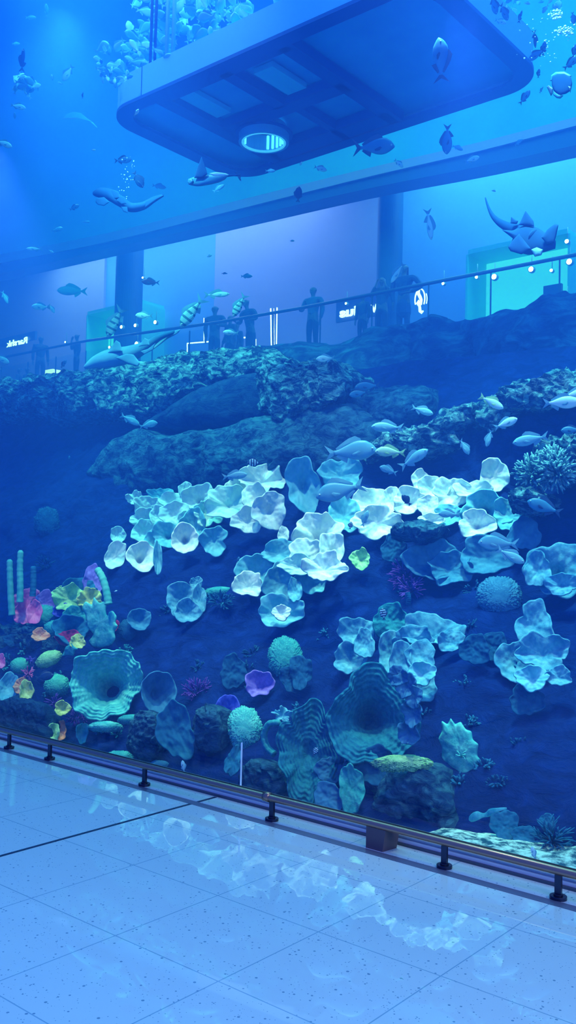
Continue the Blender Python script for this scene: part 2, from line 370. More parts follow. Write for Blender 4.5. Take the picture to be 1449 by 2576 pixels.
# shops of the reflected mall
M_tealw = plain('teal_wall', (.10, .75, .70), .7); M_tealemit = emis('teal_wall_glow', (.08, .62, .70), 1.2)  # shop light put into the back panel as its own glow
def shop(pl, pr, pt, pb, label, Yb=21.8, e=1.0):
    a = at(pl, pb, Yb); b_ = at(pr, pt, Yb); z1 = at((pl + pr) / 2, pt, Yb).z
    root = empty('shop_unit', Vector(((a.x + b_.x) / 2, Yb, ZG)), label, 'shop')
    def pp(o): o.parent = root; o.matrix_parent_inverse = root.matrix_world.inverted()
    pp(box('glow_back_panel', (a.x, Yb, ZG), (b_.x, Yb + .08, z1), M_tealemit))
    pp(box('side_panel', (a.x - .06, Yb - 1.0, ZG), (a.x, Yb + .08, z1), M_tealw)); pp(box('side_panel', (b_.x, Yb - 1.0, ZG), (b_.x + .06, Yb + .08, z1), M_tealw))
    pp(box('ceiling_panel', (a.x, Yb - 1.0, z1), (b_.x, Yb + .08, z1 + .12), M_tealw))
    return root
shop(1222, 1470, 640, 800, 'wide teal lit shop front with a dark doorway')
shop(272, 408, 792, 880, 'small teal lit shop beneath the round column')
a = at(1366, 790, 21.6); b_ = at(1412, 712, 21.6)
tag(box('door_1', (a.x, 21.6, ZG), (b_.x, 21.7, b_.z), plain('door_dark', (.01, .08, .22), .5)), 'dark doorway in the wide teal shop front', 'door', kind='structure')
# downlights
M_spot = emis('spot_glow', (.85, 1, .92), 30); M_can = plain('spot_can', (.3, .5, .6), .4)
SP = [(1244, 697, 'spot lamp at the near edge of the wide teal shop', 1.3), (1337, 678, 'spot lamp over the dark doorway of the teal shop', 1.2), (1388, 681, 'small spot lamp beside the doorway lamp', .7), (1433, 659, 'bright spot lamp above the far side of the doorway', 1.3),
      (1427, 608, 'reflected spot lamp high above the wide teal shop', .9), (1200, 698, 'reflected flat spot lamp just outside the teal shop', .7), (1116, 714, 'reflected flat spot lamp above the round emblem sign', .7), (1427, 757, 'reflected low spot lamp just above the far rocks', .9),
      (345, 866, 'brightest reflected spot lamp low in the small teal shop', 1.5), (342, 819, 'reflected spot lamp in the middle of the small teal shop', 1), (307, 823, 'reflected spot lamp near the striped jack in the small teal shop', 1), (392, 811, 'reflected spot lamp on the column side of the small teal shop', 1.1), (277, 874, 'faint spot lamp at the edge of the small teal shop', .8), (872, 764, 'tiny spot lamp over the serif sign letters', .6), (361, 699, 'tiny spot lamp high on the azure wall', .6), (166, 861, 'tiny spot lamp between the two standing visitors', .5)]
for px, py, lab, s in SP:
    p = at(px, py, 20.4 if px > 420 else 18.9); r = .05 * s
    root = empty('spot_lamp', p, lab, 'lamp', 'small spot lamps in the gallery')
    V, F = tube(None, [(0, -.03, 0), (0, .06, 0)], r * 1.35, None, seg=14, up=Vector((0, 0, 1))); mesh('lamp_housing', V, F, M_can, root)
    V, F = tube(None, [(0, -.045, 0), (0, -.031, 0)], [r * .9, r], None, seg=14, up=Vector((0, 0, 1))); mesh('lamp_lens', V, F, M_spot, root)
    mesh('lamp_stem', *tube(None, [(0, .02, r), (0, .02, .35)], .01, None, seg=6), M_can, root)
# light strips
M_led = emis('led_strip', (1, .70, .85), 4)
def strip(pts, w, lab, Y=20.6):
    P = [at(x, y, Y) for x, y in pts]
    c = P[0]; o = mesh('light_strip', *tube(None, [p - c for p in P], w / 2, None, seg=4, up=Vector((0, 1, 0))), M_led); o.location = c
    tag(o, lab, 'light strip', 'lit white strips in the gallery')
strip([(471, 914), (471, 864), (531, 859)], .045, 'white light strip bent in a right angle above the rock ridge')
strip([(561, 857), (576, 853)], .05, 'short white light strip below the curved jack tail')
strip([(604, 850), (620, 849)], .05, 'short white light strip between two leaning visitors')
strip([(681, 776), (683, 884)], .05, 'first of three tall upright light strips')
strip([(689, 776), (690, 884)], .02, 'thinnest light strip in the middle of the upright three')
strip([(697, 774), (695, 884)], .045, 'third of three tall upright light strips beside the handrail')
strip([(513, 800), (513, 857)], .035, 'single upright light strip by the broad shouldered visitor')
strip([(644, 853), (644, 880)], .025, 'short upright light strip just above the rock crest')
# lettering
M_sign = emis('sign_white', (1, .80, .95), 3.2)
def text(name, s, px, py, hpx, Y, bold=0, wscale=1.0, mirror=True, parent=None, slope=0, font_h=.72):
    cu = bpy.data.curves.new('t', 'FONT'); cu.body = s; cu.size = 1; cu.extrude = .04; cu.offset = bold; cu.align_x = 'CENTER'
    to = bpy.data.objects.new('t', cu); C.objects.link(to); bpy.context.view_layer.update()
    me = bpy.data.meshes.new_from_object(to.evaluated_get(bpy.context.evaluated_depsgraph_get())); bpy.data.objects.remove(to)
    p = at(px, py, Y); sz = hpx * mpp(p) / font_h
    o = bpy.data.objects.new(name, me); C.objects.link(o); me.materials.append(M_sign)
    K = Matrix.Translation(p) @ Matrix.Rotation(-math.atan(slope), 4, 'Y') @ Matrix(((sz * wscale * (-1 if mirror else 1), 0, 0, 0), (0, 0, -sz, 0), (0, sz, 0, 0), (0, 0, 0, 1)))
    me.transform(K); me.update()
    me.transform(Matrix.Translation(-p)); o.location = p
    return o
px_, Yt = 41, 20.9
b0 = at(-12, 872, 21); b1 = at(88, 842, 21)
sg = empty('reflected_shop_sign', at(41, 858, 21), 'shop sign with rounded white letters mirrored as a reflection', 'sign')
def sp_(o, root): o.parent = root; o.matrix_parent_inverse = root.matrix_world.inverted(); return o
sp_(box('reflected_sign_board', (b0.x, 21.0, b0.z - .05), (b1.x, 21.1, b1.z + .15), plain('reflected_sign_board', (.03, .10, .32), .6)), sg)
sp_(text('lettering', 'Rarshk', 43, 868, 16, 20.95, .012, 1.45), sg)
sg = empty('reflected_shop_sign', at(872, 790, 21), 'serif shop sign in white letters mirrored as a reflection', 'sign')
sp_(text('lettering', 'ius', 876, 795, 24, 20.95, .03, 1.5), sg)
sp_(text('lettering', 'V', 941, 785, 20, 20.95, .03, 1.0), sg)
sp_(box('reflected_sign_board', (at(845, 800, 21).x, 21.0, at(845, 812, 21).z), (at(952, 800, 21).x, 21.06, at(850, 760, 21).z), plain('reflected_sign_board2', (.06, .11, .42), .6)), sg)
# reflected round emblem: circle with a long curled S through it
em = empty('reflected_emblem', at(1054, 753, 20.9), 'reflected white round emblem with a curled stroke through it', 'sign')
c = at(1052, 752, 20.9); k = mpp(c) * 1.3
def circ(cx, cz, rx, rz, t0, t1, n=28): return [Vector((cx + rx * math.cos(t0 + (t1 - t0) * i / n), 0, cz + rz * math.sin(t0 + (t1 - t0) * i / n))) * k for i in range(n + 1)]
def emb(pts, rad, name='emblem_stroke'):
    mesh(name, *tube(None, pts, rad, None, seg=6, up=Vector((0, 1, 0))), M_sign, em)
emb(circ(2, 0, 11, 20, -.6, 3.6), 1.3 * k, 'ring'); emb(circ(6, -2, 12, 19, -.5, .6, 10), 1.0 * k, 'ring')
emb([Vector((x, 0, z)) * k for x, z in ((-5, 27), (0, 27), (-1, 20), (-2, 12), (2, 5), (5, -2), (4, -10), (0, -12), (-4, -7), (-1, -2), (1, -8), (2, -16), (3, -24), (6, -27), (10, -24))], [q * k for q in (1, 2, 2.6, 3.2, 3.2, 3, 2.6, 2.6, 2.4, 1.6, 2, 2.6, 3, 2.6, 1.6)])
a = at(116, 955, 19.6); b_ = at(144, 930, 19.6)
ct = box('reflected_display_counter', (a.x, 19.4, ZG), (b_.x, 19.9, b_.z), emis('counter_glow', (1, .70, .72), 2.5)); tag(ct, 'low glowing pink display counter of the reflected mall behind the rock crest', 'counter')

# ------------------------------------------------------------------ people: reflected visitors built as solid dark figures
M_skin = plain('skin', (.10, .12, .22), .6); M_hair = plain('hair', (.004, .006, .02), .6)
def skinmesh(name, verts, edges, mat, parent, sub=1):
    me = bpy.data.meshes.new(name); me.from_pydata([v[:3] for v in verts], edges, []); o = link(name, me, mat, parent, False)
    o.modifiers.new('s', 'SKIN'); sv = me.skin_vertices[0].data
    for i, v in enumerate(verts): sv[i].radius = (v[3], v[4] if len(v) > 4 else v[3]); sv[i].use_root = (i == 0)
    if sub: q = o.modifiers.new('ss', 'SUBSURF'); q.levels = sub; q.render_levels = sub
    return o
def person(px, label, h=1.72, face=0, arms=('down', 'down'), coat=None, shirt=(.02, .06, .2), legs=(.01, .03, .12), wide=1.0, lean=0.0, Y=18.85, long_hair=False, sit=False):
    base = at(px, 800, Y); root = empty('person', Vector((base.x, Y, ZG + (.27 if base.x < -20.6 else 0))), label, 'person', 'visitors along the gallery railing', Matrix.Rotation(math.radians(face), 3, 'Z'))
    s = h / 1.72; w = wide
    def P(x, y, z, r, r2=None):
        if sit: z -= .42
        y -= lean * max(0, z - .9) ; return (x * s * (w if abs(x) > .05 and z > .9 else 1), y * s, z * s, r * s, (r2 or r) * s)
    hip_y = 0
    if sit:
        legp = [((.09, -.02, .93, .085), (.10, -.42, .92, .07), (.10, -.44, .48, .045), (.10, -.56, .45, .035))]
    V = [P(0, 0, .95, .13, .10), P(0, 0, 1.15, .12, .09), P(0, 0, 1.36, .14, .095), P(0, 0, 1.46, .055), P(0, -.01, 1.53, .055), P(0, -.02, 1.58, .075, .085), P(0, -.01, 1.66, .08, .09), P(0, 0, 1.72, .055, .06)]
    E = [(i, i + 1) for i in range(7)]
    def chain(par, pts):
        k = par
        for p in pts: V.append(P(*p)); E.append((k, len(V) - 1)); k = len(V) - 1
        return k
    chain(6, [(0, -.115, 1.635, .012)])                                   # nose
    for sx in (-1, 1): chain(6, [(sx * .09, .0, 1.64, .014)])              # ears
    poses = {'down': [(.20, 0, 1.40, .055), (.24, .02, 1.13, .042), (.25, -.04, .88, .030), (.25, -.05, .82, .034, .018)],
             'rail': [(.20, 0, 1.40, .055), (.27, -.02, 1.16, .042), (.20, -.24, 1.13, .030), (.17, -.31, 1.14, .034, .018)],
             'phone': [(.20, 0, 1.40, .055), (.27, -.12, 1.20, .042), (.13, -.17, 1.46, .030), (.11, -.15, 1.54, .034, .018)],
             'hip': [(.20, 0, 1.40, .055), (.33, .04, 1.17, .042), (.17, -.10, 1.05, .030), (.13, -.13, 1.04, .034, .018)]}
    armv = []
    for sx, ps in zip((-1, 1), arms):
        pts = [(sx * q[0],) + tuple(q[1:]) for q in poses[ps]]; armv.append(pts)
        k = chain(2, pts); w_, hd = Vector(pts[-2][:3]), Vector(pts[-1][:3]); d = (hd - w_).normalized()
        side = Vector((0, 1, 0)) if abs(d.y) < .7 else Vector((1, 0, 0)); side = (side - d * side.dot(d)).normalized()
        for fi, ln in ((-1.5, .062), (-.5, .075), (.5, .072), (1.5, .058)):
            b0 = hd + side * fi * .018 + d * .04; chain(k, [(*b0, .009), (*(b0 + d * ln * .55), .008), (*(b0 + d * ln - Vector((sx * .015, 0, 0))), .007)])
        chain(k, [(*(hd + side * -.035 + d * .0), .010), (*(hd + side * -.05 + d * .04), .008)])
    legv = []
    for sx in (-1, 1):
        pts = [(sx * .09, 0, .90, .085), (sx * .10, -.42, .90, .065), (sx * .10, -.42, .50, .042), (sx * .10, -.46, .46, .036), (sx * .10, -.60, .45, .03)] if sit else [(sx * .09, 0, .88, .085), (sx * .10, -.01, .50, .058), (sx * .10, .02, .10, .040), (sx * .10, .0, .045, .038), (sx * .11, -.15, .035, .03)]
        legv.append(pts); chain(0, pts)
    skinmesh('body', V, E, M_skin, root)
    # clothes
    def wear(name, core, limbs, col, grow):
        V2 = [P(*c) for c in core]; E2 = [(i, i + 1) for i in range(len(core) - 1)]
        for par, pts in limbs:
            k = par
            for p in pts:
                q = list(p) + ([p[3]] if len(p) < 5 else []); V2.append(P(q[0], q[1], q[2], q[3] + grow, q[4] + grow)); E2.append((k, len(V2) - 1)); k = len(V2) - 1
        return skinmesh(name, V2, E2, plain('cloth', col, .8), root)
    wear('jacket' if coat else 'shirt', [(0, 0, .93, .155, .125), (0, 0, 1.15, .15, .12), (0, 0, 1.37, .165, .12), (0, 0, 1.45, .07)], [(2, a[:3]) for a in armv], coat or shirt, .018)
    if coat: wear('coat_skirt', [(0, 0, .98, .165, .14), (0, 0, .72, .20, .16), (0, 0, .50, .22, .17)], [], coat, 0)
    wear('trousers', [(0, 0, .95, .145, .12), (0, 0, .90, .14, .115)], [(1, l[:3]) for l in legv], legs, .016)
    hv = [P(0, .02, 1.70, .09, .095), P(0, .045, 1.64, .085, .07)] + ([P(0, .07, 1.5, .08, .04), P(0, .08, 1.36, .06, .03)] if long_hair else [])
    skinmesh('hair', hv, [(i, i + 1) for i in range(len(hv) - 1)], M_hair, root)
    for l in legv:
        a = Vector(P(*l[-2])[:3]); b2 = Vector(P(*l[-1])[:3])
        skinmesh('shoe', [(a.x, a.y + .02, a.z + .0, .05 * s), ((a.x + b2.x) / 2, (a.y + b2.y) / 2, b2.z + .005, .045 * s), (b2.x, b2.y - .02, b2.z, .035 * s)], [(0, 1), (1, 2)], M_hair, root)
    return root
person(105, 'reflected visitor standing upright in profile beside the rounded shop sign', 1.82, 70, ('down', 'down'))
person(196, 'reflected visitor holding a phone to the ear near the tiny wall lamp', 1.62, -20, ('phone', 'down'))
person(541, 'reflected broad shouldered visitor in a loose top behind the striped jack', 1.85, 10, ('down', 'rail'), wide=1.35)
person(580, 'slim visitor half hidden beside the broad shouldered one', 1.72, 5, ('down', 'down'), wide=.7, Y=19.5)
person(597, 'reflected short visitor behind the curved jack', 1.62, 5, ('rail', 'down'), wide=.85, Y=20.0)
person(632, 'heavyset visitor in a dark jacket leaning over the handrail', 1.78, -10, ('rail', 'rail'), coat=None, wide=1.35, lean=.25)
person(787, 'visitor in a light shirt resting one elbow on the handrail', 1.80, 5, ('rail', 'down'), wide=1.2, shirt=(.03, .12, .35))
person(912, 'reflected small child standing in front of the serif shop sign', 1.36, 0, ('down', 'down'))
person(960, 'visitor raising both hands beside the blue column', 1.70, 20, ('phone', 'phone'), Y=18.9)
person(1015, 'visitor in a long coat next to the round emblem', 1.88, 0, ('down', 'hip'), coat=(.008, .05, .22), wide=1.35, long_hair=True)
person(6, 'reflected seated visitor beneath the rounded shop sign letters', 1.70, 60, ('down', 'down'), sit=True, Y=19.8)
person(55, 'reflected seated visitor with lowered arms just below the sign board', 1.70, -60, ('down', 'down'), sit=True, Y=20.2)
person(74, 'reflected seated visitor at the far end of the sign board', 1.66, 0, ('rail', 'rail'), sit=True, Y=20.2)
M_seat = plain('bench', (.02, .06, .2), .6)
a = at(5, 900, 19.8); b_ = at(95, 900, 20.2)
bn = empty('bench', Vector((a.x + 1, 20.1, ZG)), 'long dark bench the seated visitors sit on', 'bench')
for nm_, lo, hi in (('seat', (a.x - .6, 19.72, ZG + .40), (b_.x + .2, 20.5, ZG + .44)), ('leg', (a.x - .5, 19.9, ZG), (a.x - .42, 20.4, ZG + .40)), ('leg', (b_.x, 19.9, ZG), (b_.x + .08, 20.4, ZG + .40))):
    sp_(box(nm_, lo, hi, M_seat), bn)

# ================================================================== REEF
def reefY(x, z):
    zz = max(z, -.6)
    return 5.75 + 1.0 * (zz + .5) + .28 * fr(Vector((x * .55, zz * .55, 1.3)), 3) + .10 * fr(Vector((x * 2.2, zz * 2.2, 4)), 3)
def hit(px, py):
    lo, hi = 4.6, 14.0
    for _ in range(26):
        m_ = (lo + hi) / 2; p = at(px, py, m_)
        if m_ > reefY(p.x, p.z): hi = m_
        else: lo = m_
    return (lo + hi) / 2
nx, nz = 300, 130; V = []; F = []
for j in range(nz + 1):
    z = -.6 + 4.7 * j / nz
    for i in range(nx + 1):
        x = -17 + 17.5 * i / nx
        d = .05 * fr(Vector((x * 3, z * 3, 9)), 5) + .02 * fr(Vector((x * 9, z * 9, 2)), 3)
        V.append((x, reefY(x, z) + d, z + d * .5))
for i in range(nx + 1):
    x = -17 + 17.5 * i / nx; V.append((x, 17.9, 3.9 + .5 * fr(Vector((x * .4, 2, 5)), 3)))
for j in range(nz + 1):
    for i in range(nx):
        a = j * (nx + 1) + i; F.append((a, a + 1, a + nx + 2, a + nx + 1))
tag(mesh('reef_wall', V, F, M_slope), 'dark sloping reef rock wall that carries the corals', 'reef wall', kind='structure')
# sand at the foot
V = []; F = []
for j in range(14):
    for i in range(160):
        x = -3.35 + 3.9 * i / 159; y = 4.47 + 1.5 * j / 13
        V.append((x, y, -.34 + .05 * fr(Vector((x * 1.5, y * 1.5, 0)), 4) + .015 * fr(Vector((x * 8, y * 8, 3)), 3)))
for j in range(13):
    for i in range(159): a = j * 160 + i; F.append((a, a + 1, a + 161, a + 160))
tag(mesh('sand_bed', V, F, noisy('sand', (.02, .10, .16), (.65, .9, .85), 13, lo=.42, hi=.58, bump=.8)), 'pale coarse sand bed at the foot of the reef', 'sand', kind='stuff')

# ---- rocks
def rock(out, Y, front, back, mat, label, up=.2, amp=.10, fs=1.6, n=150, rings=42, rough=.02, group=None, power=.5, tilt=0, name='reef_boulder', ctr=None):
    o = pillow(name, out, Y, front, back, mat, None, n, rings, amp, fs, up, rough, power, tilt, ctr)
    return tag(o, label, 'rock', group)
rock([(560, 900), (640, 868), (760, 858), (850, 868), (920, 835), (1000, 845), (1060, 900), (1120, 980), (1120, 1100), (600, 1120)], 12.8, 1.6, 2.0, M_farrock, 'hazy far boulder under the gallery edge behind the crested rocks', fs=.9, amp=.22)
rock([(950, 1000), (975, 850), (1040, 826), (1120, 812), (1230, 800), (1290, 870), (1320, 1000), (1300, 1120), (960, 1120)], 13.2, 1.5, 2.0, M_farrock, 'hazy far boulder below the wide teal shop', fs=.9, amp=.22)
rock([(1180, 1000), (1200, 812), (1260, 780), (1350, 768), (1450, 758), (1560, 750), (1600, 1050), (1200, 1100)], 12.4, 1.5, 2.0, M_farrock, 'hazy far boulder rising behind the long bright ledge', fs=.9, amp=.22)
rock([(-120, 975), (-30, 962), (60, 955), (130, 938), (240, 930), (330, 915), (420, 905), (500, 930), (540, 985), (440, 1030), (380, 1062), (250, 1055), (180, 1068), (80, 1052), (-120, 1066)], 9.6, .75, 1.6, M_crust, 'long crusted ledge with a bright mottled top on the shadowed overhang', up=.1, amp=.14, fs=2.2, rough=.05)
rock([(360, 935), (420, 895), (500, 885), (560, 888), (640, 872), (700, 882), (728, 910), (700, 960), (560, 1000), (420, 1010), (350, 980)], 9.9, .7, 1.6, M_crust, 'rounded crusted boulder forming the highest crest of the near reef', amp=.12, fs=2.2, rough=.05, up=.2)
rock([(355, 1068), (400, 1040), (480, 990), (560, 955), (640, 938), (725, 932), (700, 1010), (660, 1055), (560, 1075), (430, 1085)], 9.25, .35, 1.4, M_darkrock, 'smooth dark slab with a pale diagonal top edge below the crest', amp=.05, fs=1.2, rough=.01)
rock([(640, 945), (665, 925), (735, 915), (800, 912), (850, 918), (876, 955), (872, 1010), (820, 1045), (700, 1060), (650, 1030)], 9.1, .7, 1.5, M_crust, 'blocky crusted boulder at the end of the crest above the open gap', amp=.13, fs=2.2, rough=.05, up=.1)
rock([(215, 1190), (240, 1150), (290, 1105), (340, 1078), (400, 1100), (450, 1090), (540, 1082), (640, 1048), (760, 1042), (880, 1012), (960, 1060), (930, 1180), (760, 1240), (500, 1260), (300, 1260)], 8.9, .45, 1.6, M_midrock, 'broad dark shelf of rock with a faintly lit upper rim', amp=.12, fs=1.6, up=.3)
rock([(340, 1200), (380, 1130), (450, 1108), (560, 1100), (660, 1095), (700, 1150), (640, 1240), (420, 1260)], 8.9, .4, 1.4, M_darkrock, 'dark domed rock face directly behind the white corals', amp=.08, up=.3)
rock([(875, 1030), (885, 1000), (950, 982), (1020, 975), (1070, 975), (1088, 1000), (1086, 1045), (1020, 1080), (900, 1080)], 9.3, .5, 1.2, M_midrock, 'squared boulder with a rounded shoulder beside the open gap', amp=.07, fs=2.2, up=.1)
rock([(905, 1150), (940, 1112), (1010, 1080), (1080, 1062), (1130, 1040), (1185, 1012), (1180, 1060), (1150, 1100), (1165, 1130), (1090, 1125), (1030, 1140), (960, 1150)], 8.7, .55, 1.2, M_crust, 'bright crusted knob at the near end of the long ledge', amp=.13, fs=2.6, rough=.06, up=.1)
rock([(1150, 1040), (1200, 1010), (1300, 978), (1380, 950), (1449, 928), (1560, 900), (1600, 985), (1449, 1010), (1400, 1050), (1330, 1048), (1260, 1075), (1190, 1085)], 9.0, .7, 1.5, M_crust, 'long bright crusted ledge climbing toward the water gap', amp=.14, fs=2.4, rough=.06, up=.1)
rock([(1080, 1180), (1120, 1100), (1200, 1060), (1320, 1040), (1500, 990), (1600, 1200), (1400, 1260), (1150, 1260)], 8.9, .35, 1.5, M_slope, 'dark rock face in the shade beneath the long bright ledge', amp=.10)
rock([(900, 2110), (905, 2010), (940, 1965), (985, 1940), (1040, 1925), (1095, 1945), (1130, 2000), (1160, 2070), (1150, 2140), (1000, 2150)], 5.95, .22, .5, M_midrock, 'large round boulder with a dark pit low behind the rail', amp=.07, fs=3, up=.2)
rock([(590, 2010), (600, 1950), (640, 1912), (690, 1925), (720, 1975), (715, 2020)], 5.75, .12, .4, M_midrock, 'mound of mottled rock behind the rail under the curled tube sponge', amp=.05, fs=3)
rock([(318, 1880), (325, 1820), (350, 1785), (385, 1795), (405, 1840), (400, 1885), (375, 1925), (335, 1915)], 5.75, .18, .3, M_midrock, 'upright oval speckled boulder beside the thick coral stem', amp=.03, fs=4)
rock([(484, 1840), (490, 1790), (520, 1768), (548, 1785), (562, 1840), (555, 1890), (525, 1905), (496, 1880)], 5.9, .18, .3, M_midrock, 'upright oval boulder between the leaning plate and the indigo cup', amp=.03, fs=4)
rock([(-20, 1830), (-10, 1770), (30, 1752), (70, 1765), (110, 1770), (125, 1830), (125, 1900), (-20, 1860)], 5.7, .15, .3, M_darkrock, 'low dark block of rock below the yellow shell coral', amp=.04, fs=4)
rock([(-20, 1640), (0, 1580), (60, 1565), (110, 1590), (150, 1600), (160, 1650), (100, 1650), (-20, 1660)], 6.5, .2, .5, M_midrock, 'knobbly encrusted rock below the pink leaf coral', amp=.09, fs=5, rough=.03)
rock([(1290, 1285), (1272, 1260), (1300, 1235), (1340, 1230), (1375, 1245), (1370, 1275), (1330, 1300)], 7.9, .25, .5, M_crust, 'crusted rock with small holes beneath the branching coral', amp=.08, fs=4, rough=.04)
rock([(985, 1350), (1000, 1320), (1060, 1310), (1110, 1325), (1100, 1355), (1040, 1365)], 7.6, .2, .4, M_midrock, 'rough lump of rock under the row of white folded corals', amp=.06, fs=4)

# ---- corals
def basis(p, tu=0, tr=0, roll=0):
    T = (EYE - p).normalized(); Rr = (CR - T * CR.dot(T)).normalized(); U = T.cross(Rr)
    A = (T + U * tu + Rr * tr).normalized(); r = (Rr - A * Rr.dot(A)).normalized(); u = A.cross(r)
    c, s = math.cos(math.radians(roll)), math.sin(math.radians(roll))
    return r * c + u * s, -r * s + u * c, A
def nrm(px, py, off, Yf=None):
    Y = Yf if Yf else hit(px, py) - off
    return at(px, py, Y)
def cup_obj(name, px, py, rx, ry, mat, d=.55, ru=.14, n=3, th=.0, tu=.25, tr=0, roll=0, off=.12, sc_=.10, curl=0., rib=0, seed=None, thick=.012, thw=.24, Y=None, sp=1.25, N=72, K=18, gap=0):
    rs = random.Random(seed if seed is not None else int(px * 13 + py * 7)); ph = [rs.uniform(0, 6.28) for _ in range(6)]
    p = nrm(px, py, off + .8 * max(0, math.sqrt(rx * ry) * .0027 - .13), Y); k = mpp(p); X, U, A = basis(p, tu, tr, roll); gs = max(1.0, min(1.26, 1.26 - (math.sqrt(rx * ry) - 28) * .0085)); ax, ay = rx * k * gs, ry * k * (gs + .12 * abs(tu)); r0 = math.sqrt(ax * ay)
    so = Vector((rs.uniform(-9, 9), rs.uniform(-9, 9), 0))
    def S(t, a):
        ca, sa = math.cos(a), math.sin(a)
        rr = t * (1 + t * sc_ * (math.sin(n * a + ph[0]) + .5 * math.sin((2 * n + 1) * a + ph[1]) + .25 * math.sin((3 * n + 2) * a + ph[2])))
        if gap: rr *= 1 - gap * t * math.exp(-((math.atan2(math.sin(a - ph[5]), math.cos(a - ph[5]))) / .35) ** 2)
        h = d * (t ** sp) - curl * t ** 5 * d - th * math.exp(-(t / thw) ** 2)
        h += ru * t * t * (math.sin(n * a + ph[3]) + .55 * math.sin((2 * n - 1) * a + ph[4]) + .22 * math.sin((4 * n + 1) * a + ph[0]))
        h += .020 * t * t * math.sin(9 * a + ph[1] + 5 * t) + .010 * t ** 3 * math.sin(23 * a + ph[2]) + .02 * math.sin(t * 9 + ph[3] + math.sin(2 * a + ph[4])) * t + .05 * noise.noise(Vector((ca * t * 5, sa * t * 5, 4)) + so)
        h += .06 * noise.noise(Vector((ca * t * 2, sa * t * 2, 0)) + so)
        if rib: h += rib * .45 * math.sin(t * 64 + 1.5 * math.sin(3 * a + ph[2])) * t + rib * .5 * math.sin(a * 34) * t ** 3; rr += .35 * rib * math.sin(a * 17 + ph[1]) * t
        return Vector((rr * ca * ax, rr * sa * ay, (h - d) * r0))
    P = [[S(max(i, .02) / K, 2 * PI * j / N) for j in range(N)] for i in range(K + 1)]
    V = []; F = []
    B = [[None] * N for _ in range(K + 1)]
    for i in range(K + 1):
        for j in range(N):
            du = P[min(i + 1, K)][j] - P[max(i - 1, 0)][j]; dv = P[i][(j + 1) % N] - P[i][j - 1]
            nn = du.cross(dv); nn = nn.normalized() if nn.length > 1e-9 else Vector((0, 0, 1))
            B[i][j] = P[i][j] - nn * thick * (1.3 - .5 * i / K)
    W = lambda q: X * q.x + U * q.y + A * q.z
    for g in (P, B):
        for row in g: V += [W(q) for q in row]
    o2 = (K + 1) * N
    for i in range(K):
        for j in range(N):
            a, b = i * N + j, i * N + (j + 1) % N
            F.append((a, a + N, b + N, b)); F.append((o2 + a, o2 + b, o2 + b + N, o2 + a + N))
    for j in range(N):
        a, b = K * N + j, K * N + (j + 1) % N; F.append((a, o2 + a, o2 + b, b))
    F.append(tuple(range(N))); F.append(tuple(o2 + j for j in range(N))[::-1])
    if Y is None:
        pen = 0
        for i in range(K // 2, K + 1, 2):
            for j in range(0, N, 3):
                q = V[i * N + j] + p; pen = max(pen, q.y - reefY(q.x, q.z) + .05)
        p = p + (EYE - p).normalized() * min(.8, pen / .78)
    o = mesh(name, V, F, CM[mat]); o.location = p; return o, p, k, (X, U, A), r0
def cup(px, py, rx, ry, mat, label, group=None, name='ruffled_coral', cat='coral', **kw):
    o = cup_obj(name, px, py, rx, ry, mat, **kw)[0]; return tag(o, label, cat, group)
GA = 'white ruffled corals heaped on the upper ledge'
W_ = dict(tu=.35, ru=.17, n=3)
